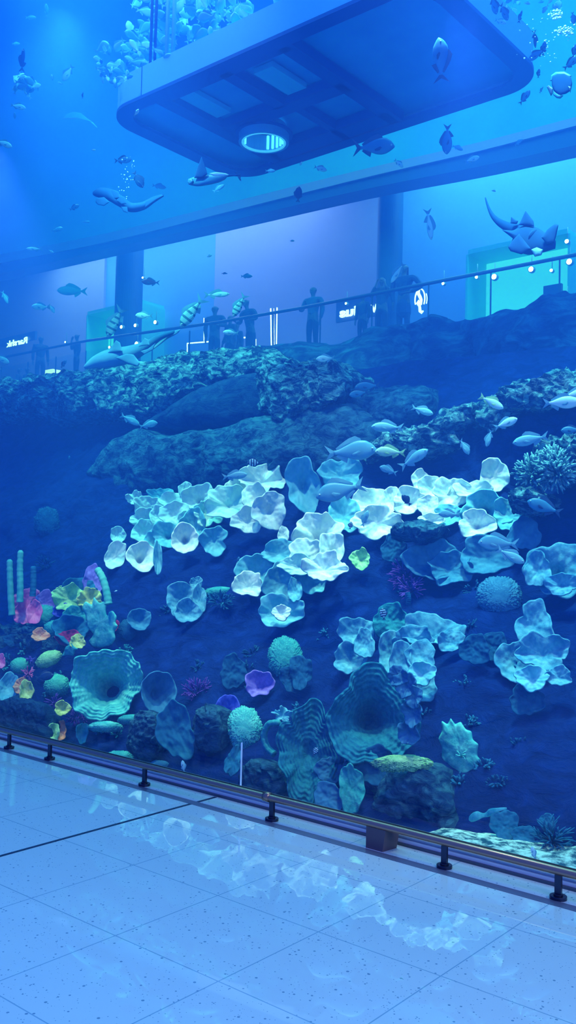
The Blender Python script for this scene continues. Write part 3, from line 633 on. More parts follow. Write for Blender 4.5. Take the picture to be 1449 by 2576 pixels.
L = [
 (659, 1204, 50, 34, 'white', 'tall white folded coral crowning the far end of the heap', dict(d=.5, ru=.22, n=4, tu=.5, off=.25)),
 (678, 1284, 37, 41, 'white', 'round white coral with a small dark hole and a scalloped lower lip', dict(d=.35, th=.35, ru=.13, tu=.1, off=.42)),
 (622, 1308, 32, 26, 'white', 'white frilled coral tucked under the one with the dark hole', dict(off=.34, ru=.2)),
 (575, 1263, 54, 40, 'cream', 'widest cream coral of the heap with a long drooping rim', dict(d=.45, n=4, ru=.2, th=.2, off=.32)),
 (604, 1232, 30, 28, 'white', 'white cupped coral behind the widest cream one', dict(off=.16, d=.7)),
 (502, 1252, 34, 30, 'white', 'white open coral with a violet hollow in mid heap', dict(th=.4, off=.25, d=.6)),
 (465, 1230, 12, 16, 'white', 'narrow upright white flap poking above the heap', dict(off=.2, n=2)),
 (438, 1258, 29, 20, 'white', 'flat topped white coral beside the narrow flap', dict(tu=.7, off=.2)),
 (405, 1244, 26, 15, 'pale', 'lilac tinted flattened coral at the upper rim of the heap', dict(tu=.6, off=.1)),
 (341, 1253, 18, 14, 'white', 'small crumpled white coral at the outer tip of the heap', dict(ru=.3, n=4, off=.2)),
 (372, 1275, 29, 24, 'white', 'white shell shaped coral beside the crumpled tip', dict(off=.22, d=.6)),
 (366, 1303, 31, 19, 'white', 'white coral with two low lobes beneath the shell shaped one', dict(off=.34, ru=.22)),
 (397, 1297, 18, 20, 'white', 'small pointed white petal coral in the crowded middle', dict(off=.42, n=2)),
 (440, 1293, 31, 27, 'white', 'smooth rounded white petal coral in the centre of the heap', dict(off=.4, d=.35, ru=.1)),
 (470, 1318, 22, 24, 'cream', 'cream petal folded against its smooth rounded neighbour', dict(off=.32)),
 (487, 1319, 26, 32, 'pale', 'pale drooping coral ear beside the open lower cup', dict(off=.24, tu=.1)),
 (424, 1343, 34, 26, 'pale', 'bluish coral with a dark hollow under the heap', dict(th=.4, off=.2)),
 (465, 1354, 27, 30, 'white', 'deep white cup coral with a violet hollow hanging lowest in the heap', dict(d=.9, th=.5, ru=.07, tu=.15, off=.44, sc_=.05)),
 (364, 1337, 26, 24, 'cream', 'cream two lobed coral at the lower edge of the heap', dict(off=.26)),
 (386, 1364, 19, 22, 'pale', 'pale petal curving above the trumpet coral', dict(off=.2)),
 (357, 1399, 30, 30, 'white', 'white trumpet coral with a dark throat under the heap', dict(d=.8, th=.5, ru=.10, off=.3, tr=.2, sc_=.06)),
 (397, 1404, 8, 34, 'pale', 'thin coral blade seen edge on beside the trumpet', dict(off=.25, tu=0, n=2)),
 (539, 1360, 28, 29, 'pale', 'bluish teardrop coral hanging apart from the heap', dict(off=.15, tu=.05, gap=.3)),
 (297, 1345, 14, 18, 'white', 'small upright coral scrap above the outlying twisted coral', dict(off=.15, n=2, roll=30)),
 (290, 1397, 20, 29, 'white', 'outlying twisted white coral standing alone on the dark wall', dict(off=.2, n=2, ru=.28, roll=-30)),
 (525, 1290, 30, 26, 'cream', 'cream folded coral joining two halves of the heap', dict(off=.3, ru=.22, n=4)),
 (640, 1250, 24, 30, 'white', 'slender white fold standing in front of the crown coral', dict(off=.45, n=2, ru=.26)),
]
for px, py, rx, ry, m_, lab, kw in L: cup(px, py, rx, ry, m_, lab, GA, **{**W_, **kw})
GB = 'white ruffled corals around the central bouquet'
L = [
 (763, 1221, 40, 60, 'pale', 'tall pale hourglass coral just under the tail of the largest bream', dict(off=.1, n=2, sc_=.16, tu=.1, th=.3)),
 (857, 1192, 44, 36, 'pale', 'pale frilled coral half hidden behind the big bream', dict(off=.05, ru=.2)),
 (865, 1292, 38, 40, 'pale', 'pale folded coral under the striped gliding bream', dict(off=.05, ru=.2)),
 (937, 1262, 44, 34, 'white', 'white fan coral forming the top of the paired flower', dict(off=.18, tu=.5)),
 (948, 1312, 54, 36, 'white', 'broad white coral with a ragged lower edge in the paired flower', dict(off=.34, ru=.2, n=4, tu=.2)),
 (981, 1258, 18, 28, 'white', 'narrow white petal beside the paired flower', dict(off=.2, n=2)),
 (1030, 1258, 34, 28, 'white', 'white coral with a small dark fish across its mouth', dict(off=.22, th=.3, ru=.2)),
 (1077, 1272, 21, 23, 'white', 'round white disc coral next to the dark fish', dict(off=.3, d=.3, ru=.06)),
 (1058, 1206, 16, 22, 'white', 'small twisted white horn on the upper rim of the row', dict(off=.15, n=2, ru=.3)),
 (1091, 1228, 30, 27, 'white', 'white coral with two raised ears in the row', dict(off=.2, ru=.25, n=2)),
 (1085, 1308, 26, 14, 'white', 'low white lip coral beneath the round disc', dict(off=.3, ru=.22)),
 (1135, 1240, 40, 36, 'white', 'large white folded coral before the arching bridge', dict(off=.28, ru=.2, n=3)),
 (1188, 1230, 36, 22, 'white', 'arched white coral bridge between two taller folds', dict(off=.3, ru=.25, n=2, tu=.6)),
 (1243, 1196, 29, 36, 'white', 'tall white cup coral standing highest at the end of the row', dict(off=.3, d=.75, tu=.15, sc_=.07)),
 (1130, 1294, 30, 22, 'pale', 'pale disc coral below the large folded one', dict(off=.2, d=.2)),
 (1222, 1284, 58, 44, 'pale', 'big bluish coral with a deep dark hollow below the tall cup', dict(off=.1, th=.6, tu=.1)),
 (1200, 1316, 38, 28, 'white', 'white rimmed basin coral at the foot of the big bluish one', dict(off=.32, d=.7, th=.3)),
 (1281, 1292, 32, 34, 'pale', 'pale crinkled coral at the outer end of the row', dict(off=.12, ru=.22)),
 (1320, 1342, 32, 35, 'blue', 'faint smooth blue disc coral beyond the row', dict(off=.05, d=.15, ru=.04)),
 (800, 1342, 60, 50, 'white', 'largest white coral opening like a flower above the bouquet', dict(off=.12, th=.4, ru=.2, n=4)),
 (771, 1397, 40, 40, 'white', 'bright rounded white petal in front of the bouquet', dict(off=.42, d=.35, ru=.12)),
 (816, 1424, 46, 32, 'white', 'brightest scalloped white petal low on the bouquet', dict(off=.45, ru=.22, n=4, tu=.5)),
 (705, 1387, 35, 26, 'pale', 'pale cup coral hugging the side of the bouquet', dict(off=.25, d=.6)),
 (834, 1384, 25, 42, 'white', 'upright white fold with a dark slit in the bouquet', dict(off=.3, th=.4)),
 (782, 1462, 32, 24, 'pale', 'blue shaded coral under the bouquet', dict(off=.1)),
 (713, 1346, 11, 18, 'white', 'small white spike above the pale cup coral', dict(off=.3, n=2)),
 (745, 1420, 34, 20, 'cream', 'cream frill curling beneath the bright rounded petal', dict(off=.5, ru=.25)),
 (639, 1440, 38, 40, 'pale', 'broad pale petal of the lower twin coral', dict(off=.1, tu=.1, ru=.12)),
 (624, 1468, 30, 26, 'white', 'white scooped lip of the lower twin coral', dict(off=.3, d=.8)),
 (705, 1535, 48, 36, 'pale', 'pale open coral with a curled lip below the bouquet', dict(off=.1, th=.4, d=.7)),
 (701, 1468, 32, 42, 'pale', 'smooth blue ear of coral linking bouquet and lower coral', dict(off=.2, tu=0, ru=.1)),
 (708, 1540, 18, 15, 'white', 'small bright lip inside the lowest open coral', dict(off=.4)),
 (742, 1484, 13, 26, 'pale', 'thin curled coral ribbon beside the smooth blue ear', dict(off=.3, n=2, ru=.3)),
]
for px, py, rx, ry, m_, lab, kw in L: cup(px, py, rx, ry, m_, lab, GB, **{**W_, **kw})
GC = 'pale corals on the middle wall'
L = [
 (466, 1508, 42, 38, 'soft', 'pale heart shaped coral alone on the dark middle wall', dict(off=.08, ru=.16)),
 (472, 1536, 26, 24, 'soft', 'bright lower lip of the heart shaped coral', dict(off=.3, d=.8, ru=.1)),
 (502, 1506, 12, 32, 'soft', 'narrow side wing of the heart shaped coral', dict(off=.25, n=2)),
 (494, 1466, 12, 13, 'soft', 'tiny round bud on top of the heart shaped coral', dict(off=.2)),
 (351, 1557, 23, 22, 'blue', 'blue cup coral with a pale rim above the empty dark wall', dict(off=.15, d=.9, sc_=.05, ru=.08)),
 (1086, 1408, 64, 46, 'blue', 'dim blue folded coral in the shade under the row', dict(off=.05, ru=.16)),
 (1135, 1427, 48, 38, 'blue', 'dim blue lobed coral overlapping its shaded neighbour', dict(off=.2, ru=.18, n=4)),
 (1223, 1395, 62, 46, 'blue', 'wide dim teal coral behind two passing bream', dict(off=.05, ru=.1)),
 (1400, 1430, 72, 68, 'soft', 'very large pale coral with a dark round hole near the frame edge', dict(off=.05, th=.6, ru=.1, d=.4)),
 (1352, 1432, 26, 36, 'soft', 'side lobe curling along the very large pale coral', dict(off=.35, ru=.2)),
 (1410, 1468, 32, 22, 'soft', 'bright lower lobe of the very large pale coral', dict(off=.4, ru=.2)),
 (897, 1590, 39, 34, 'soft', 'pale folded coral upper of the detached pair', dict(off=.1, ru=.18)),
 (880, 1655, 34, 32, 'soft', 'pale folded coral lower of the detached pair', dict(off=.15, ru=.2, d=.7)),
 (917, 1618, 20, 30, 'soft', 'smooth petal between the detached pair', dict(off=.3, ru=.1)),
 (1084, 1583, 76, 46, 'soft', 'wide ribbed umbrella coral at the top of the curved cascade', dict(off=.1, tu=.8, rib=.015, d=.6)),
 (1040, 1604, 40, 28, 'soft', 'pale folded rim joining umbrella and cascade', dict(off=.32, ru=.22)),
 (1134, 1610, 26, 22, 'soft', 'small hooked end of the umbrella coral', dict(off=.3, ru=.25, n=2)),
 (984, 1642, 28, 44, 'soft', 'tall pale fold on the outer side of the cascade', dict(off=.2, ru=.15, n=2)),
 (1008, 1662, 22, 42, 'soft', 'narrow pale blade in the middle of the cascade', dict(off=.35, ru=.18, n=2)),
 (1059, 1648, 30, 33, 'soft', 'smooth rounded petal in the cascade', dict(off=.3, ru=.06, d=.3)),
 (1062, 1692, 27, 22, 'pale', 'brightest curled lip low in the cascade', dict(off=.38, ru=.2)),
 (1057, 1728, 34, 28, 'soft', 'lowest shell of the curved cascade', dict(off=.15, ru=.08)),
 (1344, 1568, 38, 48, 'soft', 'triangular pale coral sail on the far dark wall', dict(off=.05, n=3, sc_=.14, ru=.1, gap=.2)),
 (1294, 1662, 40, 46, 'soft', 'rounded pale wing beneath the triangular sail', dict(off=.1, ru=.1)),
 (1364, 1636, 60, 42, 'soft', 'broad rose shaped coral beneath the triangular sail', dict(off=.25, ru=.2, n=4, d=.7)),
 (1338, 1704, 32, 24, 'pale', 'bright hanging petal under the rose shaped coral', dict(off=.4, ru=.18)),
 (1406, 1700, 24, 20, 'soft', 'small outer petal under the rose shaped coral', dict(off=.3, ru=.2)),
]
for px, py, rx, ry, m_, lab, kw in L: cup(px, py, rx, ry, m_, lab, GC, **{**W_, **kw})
# dim discs on the wall
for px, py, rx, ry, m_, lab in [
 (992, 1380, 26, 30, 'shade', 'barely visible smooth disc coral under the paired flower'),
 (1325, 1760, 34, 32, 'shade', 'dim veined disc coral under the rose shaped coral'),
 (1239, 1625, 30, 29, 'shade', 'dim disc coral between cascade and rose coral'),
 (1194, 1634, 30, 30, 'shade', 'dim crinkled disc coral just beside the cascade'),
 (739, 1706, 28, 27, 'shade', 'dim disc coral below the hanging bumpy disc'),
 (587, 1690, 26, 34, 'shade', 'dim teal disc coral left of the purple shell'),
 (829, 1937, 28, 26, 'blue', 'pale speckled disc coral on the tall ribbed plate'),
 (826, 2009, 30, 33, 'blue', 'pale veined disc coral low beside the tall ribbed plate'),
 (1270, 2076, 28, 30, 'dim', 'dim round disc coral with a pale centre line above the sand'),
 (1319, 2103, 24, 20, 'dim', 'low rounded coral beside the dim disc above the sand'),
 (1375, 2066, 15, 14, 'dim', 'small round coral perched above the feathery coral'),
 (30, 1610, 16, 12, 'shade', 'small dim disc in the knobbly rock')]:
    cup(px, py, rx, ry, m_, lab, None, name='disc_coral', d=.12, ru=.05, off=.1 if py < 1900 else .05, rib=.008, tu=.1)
# ribbed plates
o, p, k, (X, U, A), r0 = cup_obj('ribbed_cup_coral', 268, 1720, 93, 86, 'sea', d=.65, ru=.10, n=4, th=.9, thw=.36, tu=.15, tr=-.1, off=.30, sc_=.06, rib=.05, thick=.02, N=160, K=60, gap=.25, seed=5)
tag(o, 'large teal ribbed cup coral with a deep dark centre on a thick stem', 'coral')
CM_big = o
q0 = at(296, 1800, p.y + .25); q1 = at(292, 1905, p.y + .10)
V, F = tube(None, [q0, q0.lerp(q1, .3), q0.lerp(q1, .7), q1], [.10, .075, .085, .13], None, seg=18)
st = mesh('stem', [v + Vector((fr(v * 9), fr(v * 9 + Vector((3, 0, 0))), 0)) * .02 - p for v in V], F, CM['teal'], o)
big2, p2, *_ = cup_obj('ribbed_plate_coral', 936, 1800, 112, 122, 'deep_teal', d=.55, ru=.10, n=3, th=.8, thw=.32, tu=.1, tr=.1, off=.30, sc_=.07, rib=.045, thick=.02, N=160, K=60, gap=.25, seed=12)
tag(big2, 'largest dark ribbed plate coral with a shadowed centre low on the reef', 'coral')
for x_, y_, a_, b_ in ((1018, 1722, 26, 30), (1040, 1752, 20, 26), (1036, 1795, 24, 30), (1026, 1842, 26, 30), (1000, 1700, 24, 24)):
    f_ = cup_obj('frill', x_, y_, a_ / 1.2, b_ / 1.2, 'blue', ru=.3, n=3, off=.1, tu=.1, d=.5, Y=p2.y - .12, tr=-.3)[0]
    f_.parent = big2; f_.location = f_.location - p2; tag(f_, 'paler curled frill')
cup(776, 1895, 74, 122, 'deep_teal', 'tall mottled green ribbed plate coral beside the largest dark one', None, name='ribbed_plate_coral', d=.3, ru=.08, n=4, tu=.05, off=.12, rib=.05, N=140, K=50, th=.12)
cup(884, 1985, 26, 50, 'teal', 'narrow teal ribbed lobe hanging below the dark plate', None, d=.2, rib=.015, off=.15, tu=0)
cup(935, 1925, 52, 42, 'shade', 'dim fan plate behind the yellow green table coral', None, d=.2, rib=.015, off=.1, tu=.1)
cup(400, 1742, 39, 47, 'blue', 'deep blue cup coral with a scalloped pale rim beside the ribbed cup', None, name='cup_coral', d=1.0, th=.3, ru=.06, sc_=.04, off=.3, tu=.05, tr=.25, rib=.006)
cup(442, 1838, 42, 68, 'dim', 'leaning oval plate coral below the deep blue cup', None, name='plate_coral', d=.2, ru=.06, off=.2, tu=0, roll=18, rib=.008)
cup(984, 1562, 38, 36, 'deep_teal', 'dark ribbed fan coral between the detached pair and the cascade', None, d=.25, rib=.02, off=.08)
cup(652, 1720, 28, 27, 'violet', 'violet shell shaped cup coral alone on the dark wall', None, name='cup_coral', d=.9, ru=.1, gap=.3, off=.15)
cup(572, 1788, 25, 33, 'indigo', 'indigo oval cup coral with a pale rim by the bumpy green disc', None, name='cup_coral', d=.7, ru=.03, sc_=.03, off=.15, th=.2)
cup(179, 1580, 38, 30, 'dim', 'teal bowl coral with a dark mouth below the yellow corals', None, name='cup_coral', d=.8, th=.4, off=.2, tu=.5)
cup(22, 1727, 20, 28, 'pale', 'glossy pale blue oval cup with a pink rim at the frame edge', None, name='cup_coral', d=.6, ru=.04, off=.25, tr=.1, roll=-20)
cup(2, 1664, 8, 15, 'pink', 'sliver of a pink rimmed shell at the frame edge', None, name='cup_coral', off=.2)
cup(66, 1738, 13, 22, 'yellow', 'small yellow ragged shell coral beside the glossy oval cup', None, name='cup_coral', off=.3, d=.6)
cup(56, 1725, 17, 15, 'orange', 'dull orange shell behind the small yellow one', None, name='cup_coral', off=.15, d=.4)
cup(101, 1596, 17, 13, 'orange', 'small orange shell coral under the teal mound', None, name='cup_coral', off=.3, d=.6, tu=.5)
cup(195, 1614, 15, 15, 'yellow', 'small olive yellow disc coral under the bowl coral', None, name='disc_coral', off=.25, d=.3)
cup(173, 1606, 24, 17, 'red', 'dark red patch coral inside the arch of the bowl coral', None, name='disc_coral', off=.08, d=.2)
cup(157, 1781, 15, 14, 'yellow', 'small yellow cup coral above the violet feather coral', None, name='cup_coral', off=.25, d=.8)
cup(108, 1850, 15, 14, 'indigo', 'small indigo cup coral just behind the rail', None, name='cup_coral', off=.1, d=.5)
cup(132, 1846, 13, 22, 'lime', 'small yellow green ruffled coral just behind the rail', None, off=.2, d=.6)
cup(148, 1838, 15, 19, 'orange', 'small brownish shell behind the yellow green ruffle', None, name='cup_coral', off=.1, d=.4)
cup(207, 1843, 11, 20, 'sea', 'small sea green vase coral under the ribbed cup', None, name='cup_coral', off=.15, d=.9)
cup(157, 1535, 19, 14, 'indigo', 'deep violet blue fold among the yellow corals', None, off=.15, tu=.5)
cup(188, 1546, 25, 17, 'teal', 'teal flat ear below the yellow top coral', None, off=.2, tu=.4)
cup(114, 1515, 22, 23, 'violet', 'violet blue rounded ruffle right behind the pink coral', None, off=.1)
cup(197, 1480, 36, 22, 'dim', 'teal wavy plate above the yellow green coral', None, off=.05, tu=.5, ru=.2)
cup(235, 1460, 20, 30, 'violet', 'dusky violet leaf behind the bent tube sponge', None, off=.0, d=.2, ru=.1)
cup(173, 1503, 33, 25, 'lime', 'yellow green knobbly coral on top of the colourful corner', None, off=.2, ru=.3, n=4, sc_=.08)
cup(153, 1491, 13, 12, 'lime', 'small round yellow green knob beside the larger one', None, off=.25)
cup(226, 1508, 24, 24, 'yellow', 'pale yellow fingered top of the green leaf coral', None, off=.22, ru=.3, n=5, sc_=.1)
cup(286, 1572, 10, 14, 'red', 'small dark red sponge beside the green leaf coral', None, name='disc_coral', off=.1)
cup(906, 1406, 19, 21, 'lime', 'single yellow green coral glowing on the dark wall', None, off=.2, ru=.25, roll=20)
cup(711, 1798, 17, 13, 'pale', 'small pale star coral above the curled tube sponge', None, off=.15, ru=.3, n=5, sc_=.3)
cup(586, 1915, 15, 29, 'dim', 'small ridged shell coral by the glass joint', None, name='disc_coral', off=.2, d=.2, rib=.03, roll=-15)
cup(756, 1690, 22, 34, 'shade', 'faint teal patch coral beyond the bumpy disc', None, name='disc_coral', off=.0, d=.1)
# pink cluster: one leaf coral with several leaves
for (x, y, rx, ry, kw, lab) in [(70, 1512, 30, 24, dict(off=.2, ru=.25), 'broad upper leaf of the bright pink coral'), (46, 1524, 16, 22, dict(off=.35, ru=.22, n=2), 'curled side leaf of the bright pink coral'), (64, 1540, 22, 26, dict(off=.4, ru=.25, n=3), 'central folded leaf of the bright pink coral'), (86, 1540, 14, 26, dict(off=.3, n=2), 'narrow lower leaf of the bright pink coral'), (78, 1494, 18, 12, dict(off=.15), 'small top leaf of the bright pink coral')]:
    cup(x, y, rx, ry, 'pink', lab, 'pink leaf corals below the tube sponges', **kw)
# twisted leaf
P = spline([at(1180, 2062, 5.15), at(1200, 2052, 5.12), at(1222, 2050, 5.15), at(1240, 2040, 5.12), at(1275, 2033, 5.15)], 18)
o = mesh('leaf_coral', *tube(None, [q - P[0] for q in P], [q * .62 for q in (.012, .03, .038, .042, .042, .04, .03, .022, .02, .024, .03, .034, .03, .026, .02, .016, .012, .006)], None, seg=12, flat=.3), CM['sea']); o.location = P[0]
tag(o, 'twisted pale green leaf coral hovering above the low dark rock', 'coral')

# bumpy domes
def dome(px, py, rx, ry, mat, label, hgt=.6, bs=46, ba=.34, off=.16, roll=0, tu=.1, lob=.14, name='brain_coral', group=None, N=170, K=56, Y=None):
    p = nrm(px, py, off, Y); k = mpp(p); X, U, A = basis(p, tu, 0, roll); ax, ay = rx * k, ry * k; rs = random.Random(int(px + py)); so = Vector((rs.uniform(0, 50), rs.uniform(0, 50), 3)); r0 = math.sqrt(ax * ay)
    V = []; F = []
    for i in range(K + 1):
        t = i / K; th = t * PI * .62
        for j in range(N):
            a = 2 * PI * j / N
            d = Vector((math.sin(th) * math.cos(a), math.sin(th) * math.sin(a), math.cos(th)))
            f1 = noise.voronoi(d * bs * .22 + so)[0][0]
            r_ = 1 + ba * .55 * (1 - min(1, f1 * 1.55) ** 2) + lob * noise.noise(d * 2.5 + so)
            V.append(X * (d.x * ax * r_) + U * (d.y * ay * r_) + A * ((d.z * hgt - hgt) * r0 * r_ + (1 - d.z) * 0))
    for i in range(K):
        for j in range(N):
            a, b = i * N + j, i * N + (j + 1) % N; F.append((a, a + N, b + N, b))
    F.append(tuple(K * N + j for j in range(N)))
    o = mesh(name, V, F, CM[mat]); o.location = p
    return tag(o, label, 'coral', group)
GD = 'bumpy round corals'
for px, py, rx, ry, m_, lab, kw in [
 (1256, 1497, 50, 43, 'blue', 'round bumpy disc coral hanging on the dark wall under two bream', dict(hgt=.35, ba=.36)),
 (717, 1652, 38, 46, 'teal', 'teal bumpy disc coral in the middle of the dark wall', dict(hgt=.35, ba=.36)),
 (615, 1829, 38, 47, 'sea', 'bright green bumpy disc coral crossed by the glass joint', dict(hgt=.4, off=.25, ba=.36)),
 (118, 1314, 28, 35, 'shade', 'very dim bumpy disc coral high on the shadowed wall', dict(hgt=.3)),
 (50, 1673, 21, 18, 'green', 'small round bumpy green coral above the glossy oval cup', dict(off=.2)),
 (123, 1656, 30, 17, 'lime', 'tilted oblong bumpy yellow green coral', dict(off=.2, roll=25)),
 (143, 1722, 28, 25, 'green', 'bumpy green coral next to the ribbed cup', dict(off=.15)),
 (112, 1550, 32, 27, 'teal', 'teal granular mound under the violet ruffle', dict(off=.12)),
 (137, 1580, 24, 18, 'teal', 'lower granular teal mound beside the orange shell', dict(off=.12)),
 (321, 1583, 21, 24, 'shade', 'dim knobbly round coral under the pale rimmed blue cup', dict(off=.1)),
 (556, 1482, 40, 14, 'teal', 'flat teal granular table coral beside the lower twin coral', dict(off=.2, hgt=.8, tu=.6)),
 (265, 1822, 38, 13, 'sea', 'sea green ledge coral under the ribbed cup', dict(off=.25, tu=.5)),
 (330, 1805, 30, 12, 'teal', 'teal ledge coral on the far side of the thick stem', dict(off=.25, tu=.5)),
 (400, 1925, 24, 12, 'blue', 'low blue crust just behind the rail near the pale minnow', dict(off=.1)),
 (300, 1905, 32, 16, 'teal', 'spreading foot crust around the thick stem', dict(off=.3))]:
    dome(px, py, rx, ry, m_, lab, group=GD, **kw)
dome(1012, 1908, 64, 20, 'lime', 'yellow green granular table coral under the dark plate', hgt=.5, lob=.3, ba=.45, bs=80, off=.38, tu=.75, N=150)
# lobed leaf corals from outlines
def leaf(out, mat, label, off=.2, th=.05, name='leaf_coral', amp=.012, fs=9, ctr=None, cat='coral', group=None, n=160, rings=14):
    cx = sum(a for a, b in out) / len(out); cy = sum(b for a, b in out) / len(out)
    o = pillow(name, out, hit(cx, cy) - off, th, th * .6, CM[mat], None, n, rings, amp, fs, .2, 0, .5, 0, ctr, 2); return tag(o, label, cat, group)
leaf([(232, 1628), (222, 1612), (240, 1600), (222, 1580), (216, 1550), (206, 1530), (214, 1512), (232, 1522), (236, 1500), (250, 1518), (262, 1512), (268, 1545), (276, 1562), (272, 1540), (284, 1536), (294, 1552), (290, 1566), (298, 1574), (288, 1590), (292, 1606), (280, 1622), (255, 1630)], 'sea', 'large sea green leaf coral with finger like lobes', off=.25)
leaf([(1110, 1812), (1125, 1822), (1134, 1804), (1142, 1822), (1160, 1815), (1172, 1835), (1188, 1840), (1190, 1862), (1204, 1872), (1200, 1900), (1212, 1915), (1200, 1925), (1206, 1950), (1185, 1963), (1160, 1962), (1130, 1945), (1110, 1915), (1112, 1880), (1102, 1858), (1112, 1838)], 'sea', 'tall scalloped teal leaf coral standing apart behind the rail', off=.15)
leaf([(1200, 2058)] * 0 + [(166, 1626), (176, 1622), (180, 1615), (184, 1624), (196, 1632), (186, 1640), (184, 1650), (172, 1648), (156, 1650), (160, 1640)], 'teal', 'small star shaped teal coral below the olive disc', off=.2, th=.03)
# tubes
def tsponge(pts, r, mat, label, Y, group=None, rings=0, name='tube_sponge'):
    P = spline([at(x, y, Y) for x, y in pts], 40); k = mpp(P[0])
    rad = []
    for i in range(40):
        t = i / 39; q = r * k * (1 - .12 * t) * (1 + .04 * math.sin(i * 1.3))
        if t > .6: q *= 1 + .07 * math.sin(i * 2.1)
        if i > 36: q *= 1 - ((i - 36) / 3) ** 2 * .55
        rad.append(q)
    V, F = tube(None, [q - P[0] for q in P], rad, None, seg=18)
    o = mesh(name, V, F, CM[mat]); o.location = P[0]; return tag(o, label, 'sponge', group)
GT = 'tube sponges standing in the colourful corner'
tsponge([(30, 1548), (27, 1500), (25, 1450), (24, 1407)], 8.5, 'tube', 'straight tube sponge nearest the frame edge with a ringed tip', 6.4, GT)
tsponge([(50, 1515), (51, 1470), (50, 1430), (52, 1384)], 8.5, 'tube', 'tallest straight tube sponge with bright rings at its top', 6.4, GT)
tsponge([(82, 1500), (84, 1465), (84, 1424)], 8, 'dim', 'shortest dim tube sponge behind the violet ruffle', 6.6, GT)
tsponge([(273, 1520), (268, 1490), (258, 1455), (244, 1430)], 10, 'tube', 'thick bent green tube sponge leaning over the leaf coral', 6.5, GT)
tsponge([(690, 1897), (672, 1880), (664, 1850), (676, 1822), (705, 1818)], 9, 'teal', 'curled teal tube sponge beside the green bumpy disc', 5.85, None)
tsponge([(1025, 1490), (1028, 1505), (1026, 1522)], 7, 'shade', 'short dim club sponge under the purple feather coral', 7.0, None)
# branching corals
def branchy(px, py, rx, ry, mat, label, n=60, off=.15, r=.012, up=.6, ln=.12, name='branching_coral', seed=1, Y=None, cat='coral', sub=2):
    rs = random.Random(seed); p = nrm(px, py, off, Y); k = mpp(p); X, U, A = basis(p); V = []; F = []
    for i in range(n):
        a = rs.uniform(0, 6.28); q = math.sqrt(rs.random()); s = X * (q * math.cos(a) * rx * k * .8) + U * (q * math.sin(a) * ry * k * .8) - A * (q * q * .06)
        d = (X * math.cos(a) * q + U * (math.sin(a) * q + up * .5) + A * (.9 - .5 * q)).normalized()
        for b_ in range(sub):
            d2 = (d + Vector((rs.uniform(-.6, .6), rs.uniform(-.6, .6), rs.uniform(-.5, .6)))).normalized(); l = ln * rs.uniform(.6, 1.1)
            m_ = s + d * l * .4
            pts = [s - d * .03, m_, m_ + d2 * l * .4, m_ + d2 * l * .7]
            v, f = tube(None, pts, [r, r * .9, r * .8, r * .45], None, seg=6); kk = len(V); V += v; F += [tuple(i_ + kk for i_ in g) for g in f]
    o = mesh(name, V, F, CM[mat]); o.location = p; return tag(o, label, cat)
branchy(1345, 1190, 40, 34, 'crust', 'branching coral thicket at the outer edge of the bright crusted reef', 90, .25, .013, Y=7.9, seed=3)
branchy(1400, 1180, 42, 38, 'crust', 'dense branching coral thicket against the frame edge', 110, .25, .013, Y=7.8, seed=4)
rock([(1350, 1175), (1345, 1130), (1385, 1105), (1449, 1092), (1540, 1080), (1540, 1200), (1449, 1215), (1380, 1215)], 8.2, .4, .6, M_crust, 'crusted rock carrying the branching coral thickets', amp=.08, fs=4, rough=.05)
branchy(1025, 1447, 34, 30, 'purple', 'dim purple feathery coral in the shade of the folded corals', 60, .1, .008, seed=5)
branchy(1036, 1480, 18, 16, 'purple', 'smaller dim purple feathery tuft below the first', 24, .1, .008, seed=15)
branchy(70, 1694, 12, 12, 'pink', 'tiny magenta feathery coral above the yellow shell', 22, .2, .007, ln=.05, seed=6)
branchy(74, 1664, 12, 12, 'violet', 'tiny lilac feathery coral beside the round bumpy green coral', 22, .15, .006, ln=.05, seed=7)
branchy(137, 1768, 14, 14, 'purple', 'purple branching tuft next to the small yellow cup', 26, .2, .008, ln=.07, seed=8)
branchy(193, 1803, 28, 22, 'purple', 'purple feathery bush under the ribbed cup coral', 60, .1, .006, ln=.07, seed=9)
branchy(497, 1740, 36, 22, 'purple', 'dim violet feathery bush beyond the deep blue cup', 60, .05, .006, ln=.08, seed=10)
branchy(1388, 2110, 30, 30, 'dim', 'dim feathery coral above the sand strip', 50, .1, .006, ln=.1, seed=11)
branchy(556, 1512, 30, 20, 'dim', 'faint branching growth under the flat table coral', 40, .1, .008, ln=.07, seed=12)
branchy(115, 1420, 22, 20, 'shade', 'faint dark feathery coral beside the tube sponges', 30, .05, .007, ln=.07, seed=13)
branchy(1160, 1900, 6, 6, 'sea', 'tiny sprig at the heart of the scalloped leaf coral', 6, .25, .006, ln=.04, seed=14)

rs = random.Random(21)
for i in range(26):
    x, y = rs.uniform(0, 330), rs.uniform(1590, 1860)
    if 175 < x < 360 and 1640 < y < 1800: continue
    branchy(x, y, rs.uniform(10, 20), rs.uniform(8, 16), rs.choice(('deep_teal', 'dim', 'teal', 'shade')), 'small dim encrusting tuft in the colourful corner', 18, .02, .012, ln=.045, name='encrusting_tuft', seed=i + 50)['group'] = 'dim encrusting tufts of the colourful corner'
for i in range(30):
    x, y = rs.uniform(340, 1449), rs.uniform(1480, 1990)
    if y > 1850 + x * .18: continue
    branchy(x, y, rs.uniform(14, 30), rs.uniform(10, 22), rs.choice(('shade', 'shade', 'dim')), 'faint dark growth on the shadowed reef wall', 22, .0, .010, ln=.05, name='encrusting_tuft', seed=i + 150)['group'] = 'faint dark growths on the shadowed reef wall'
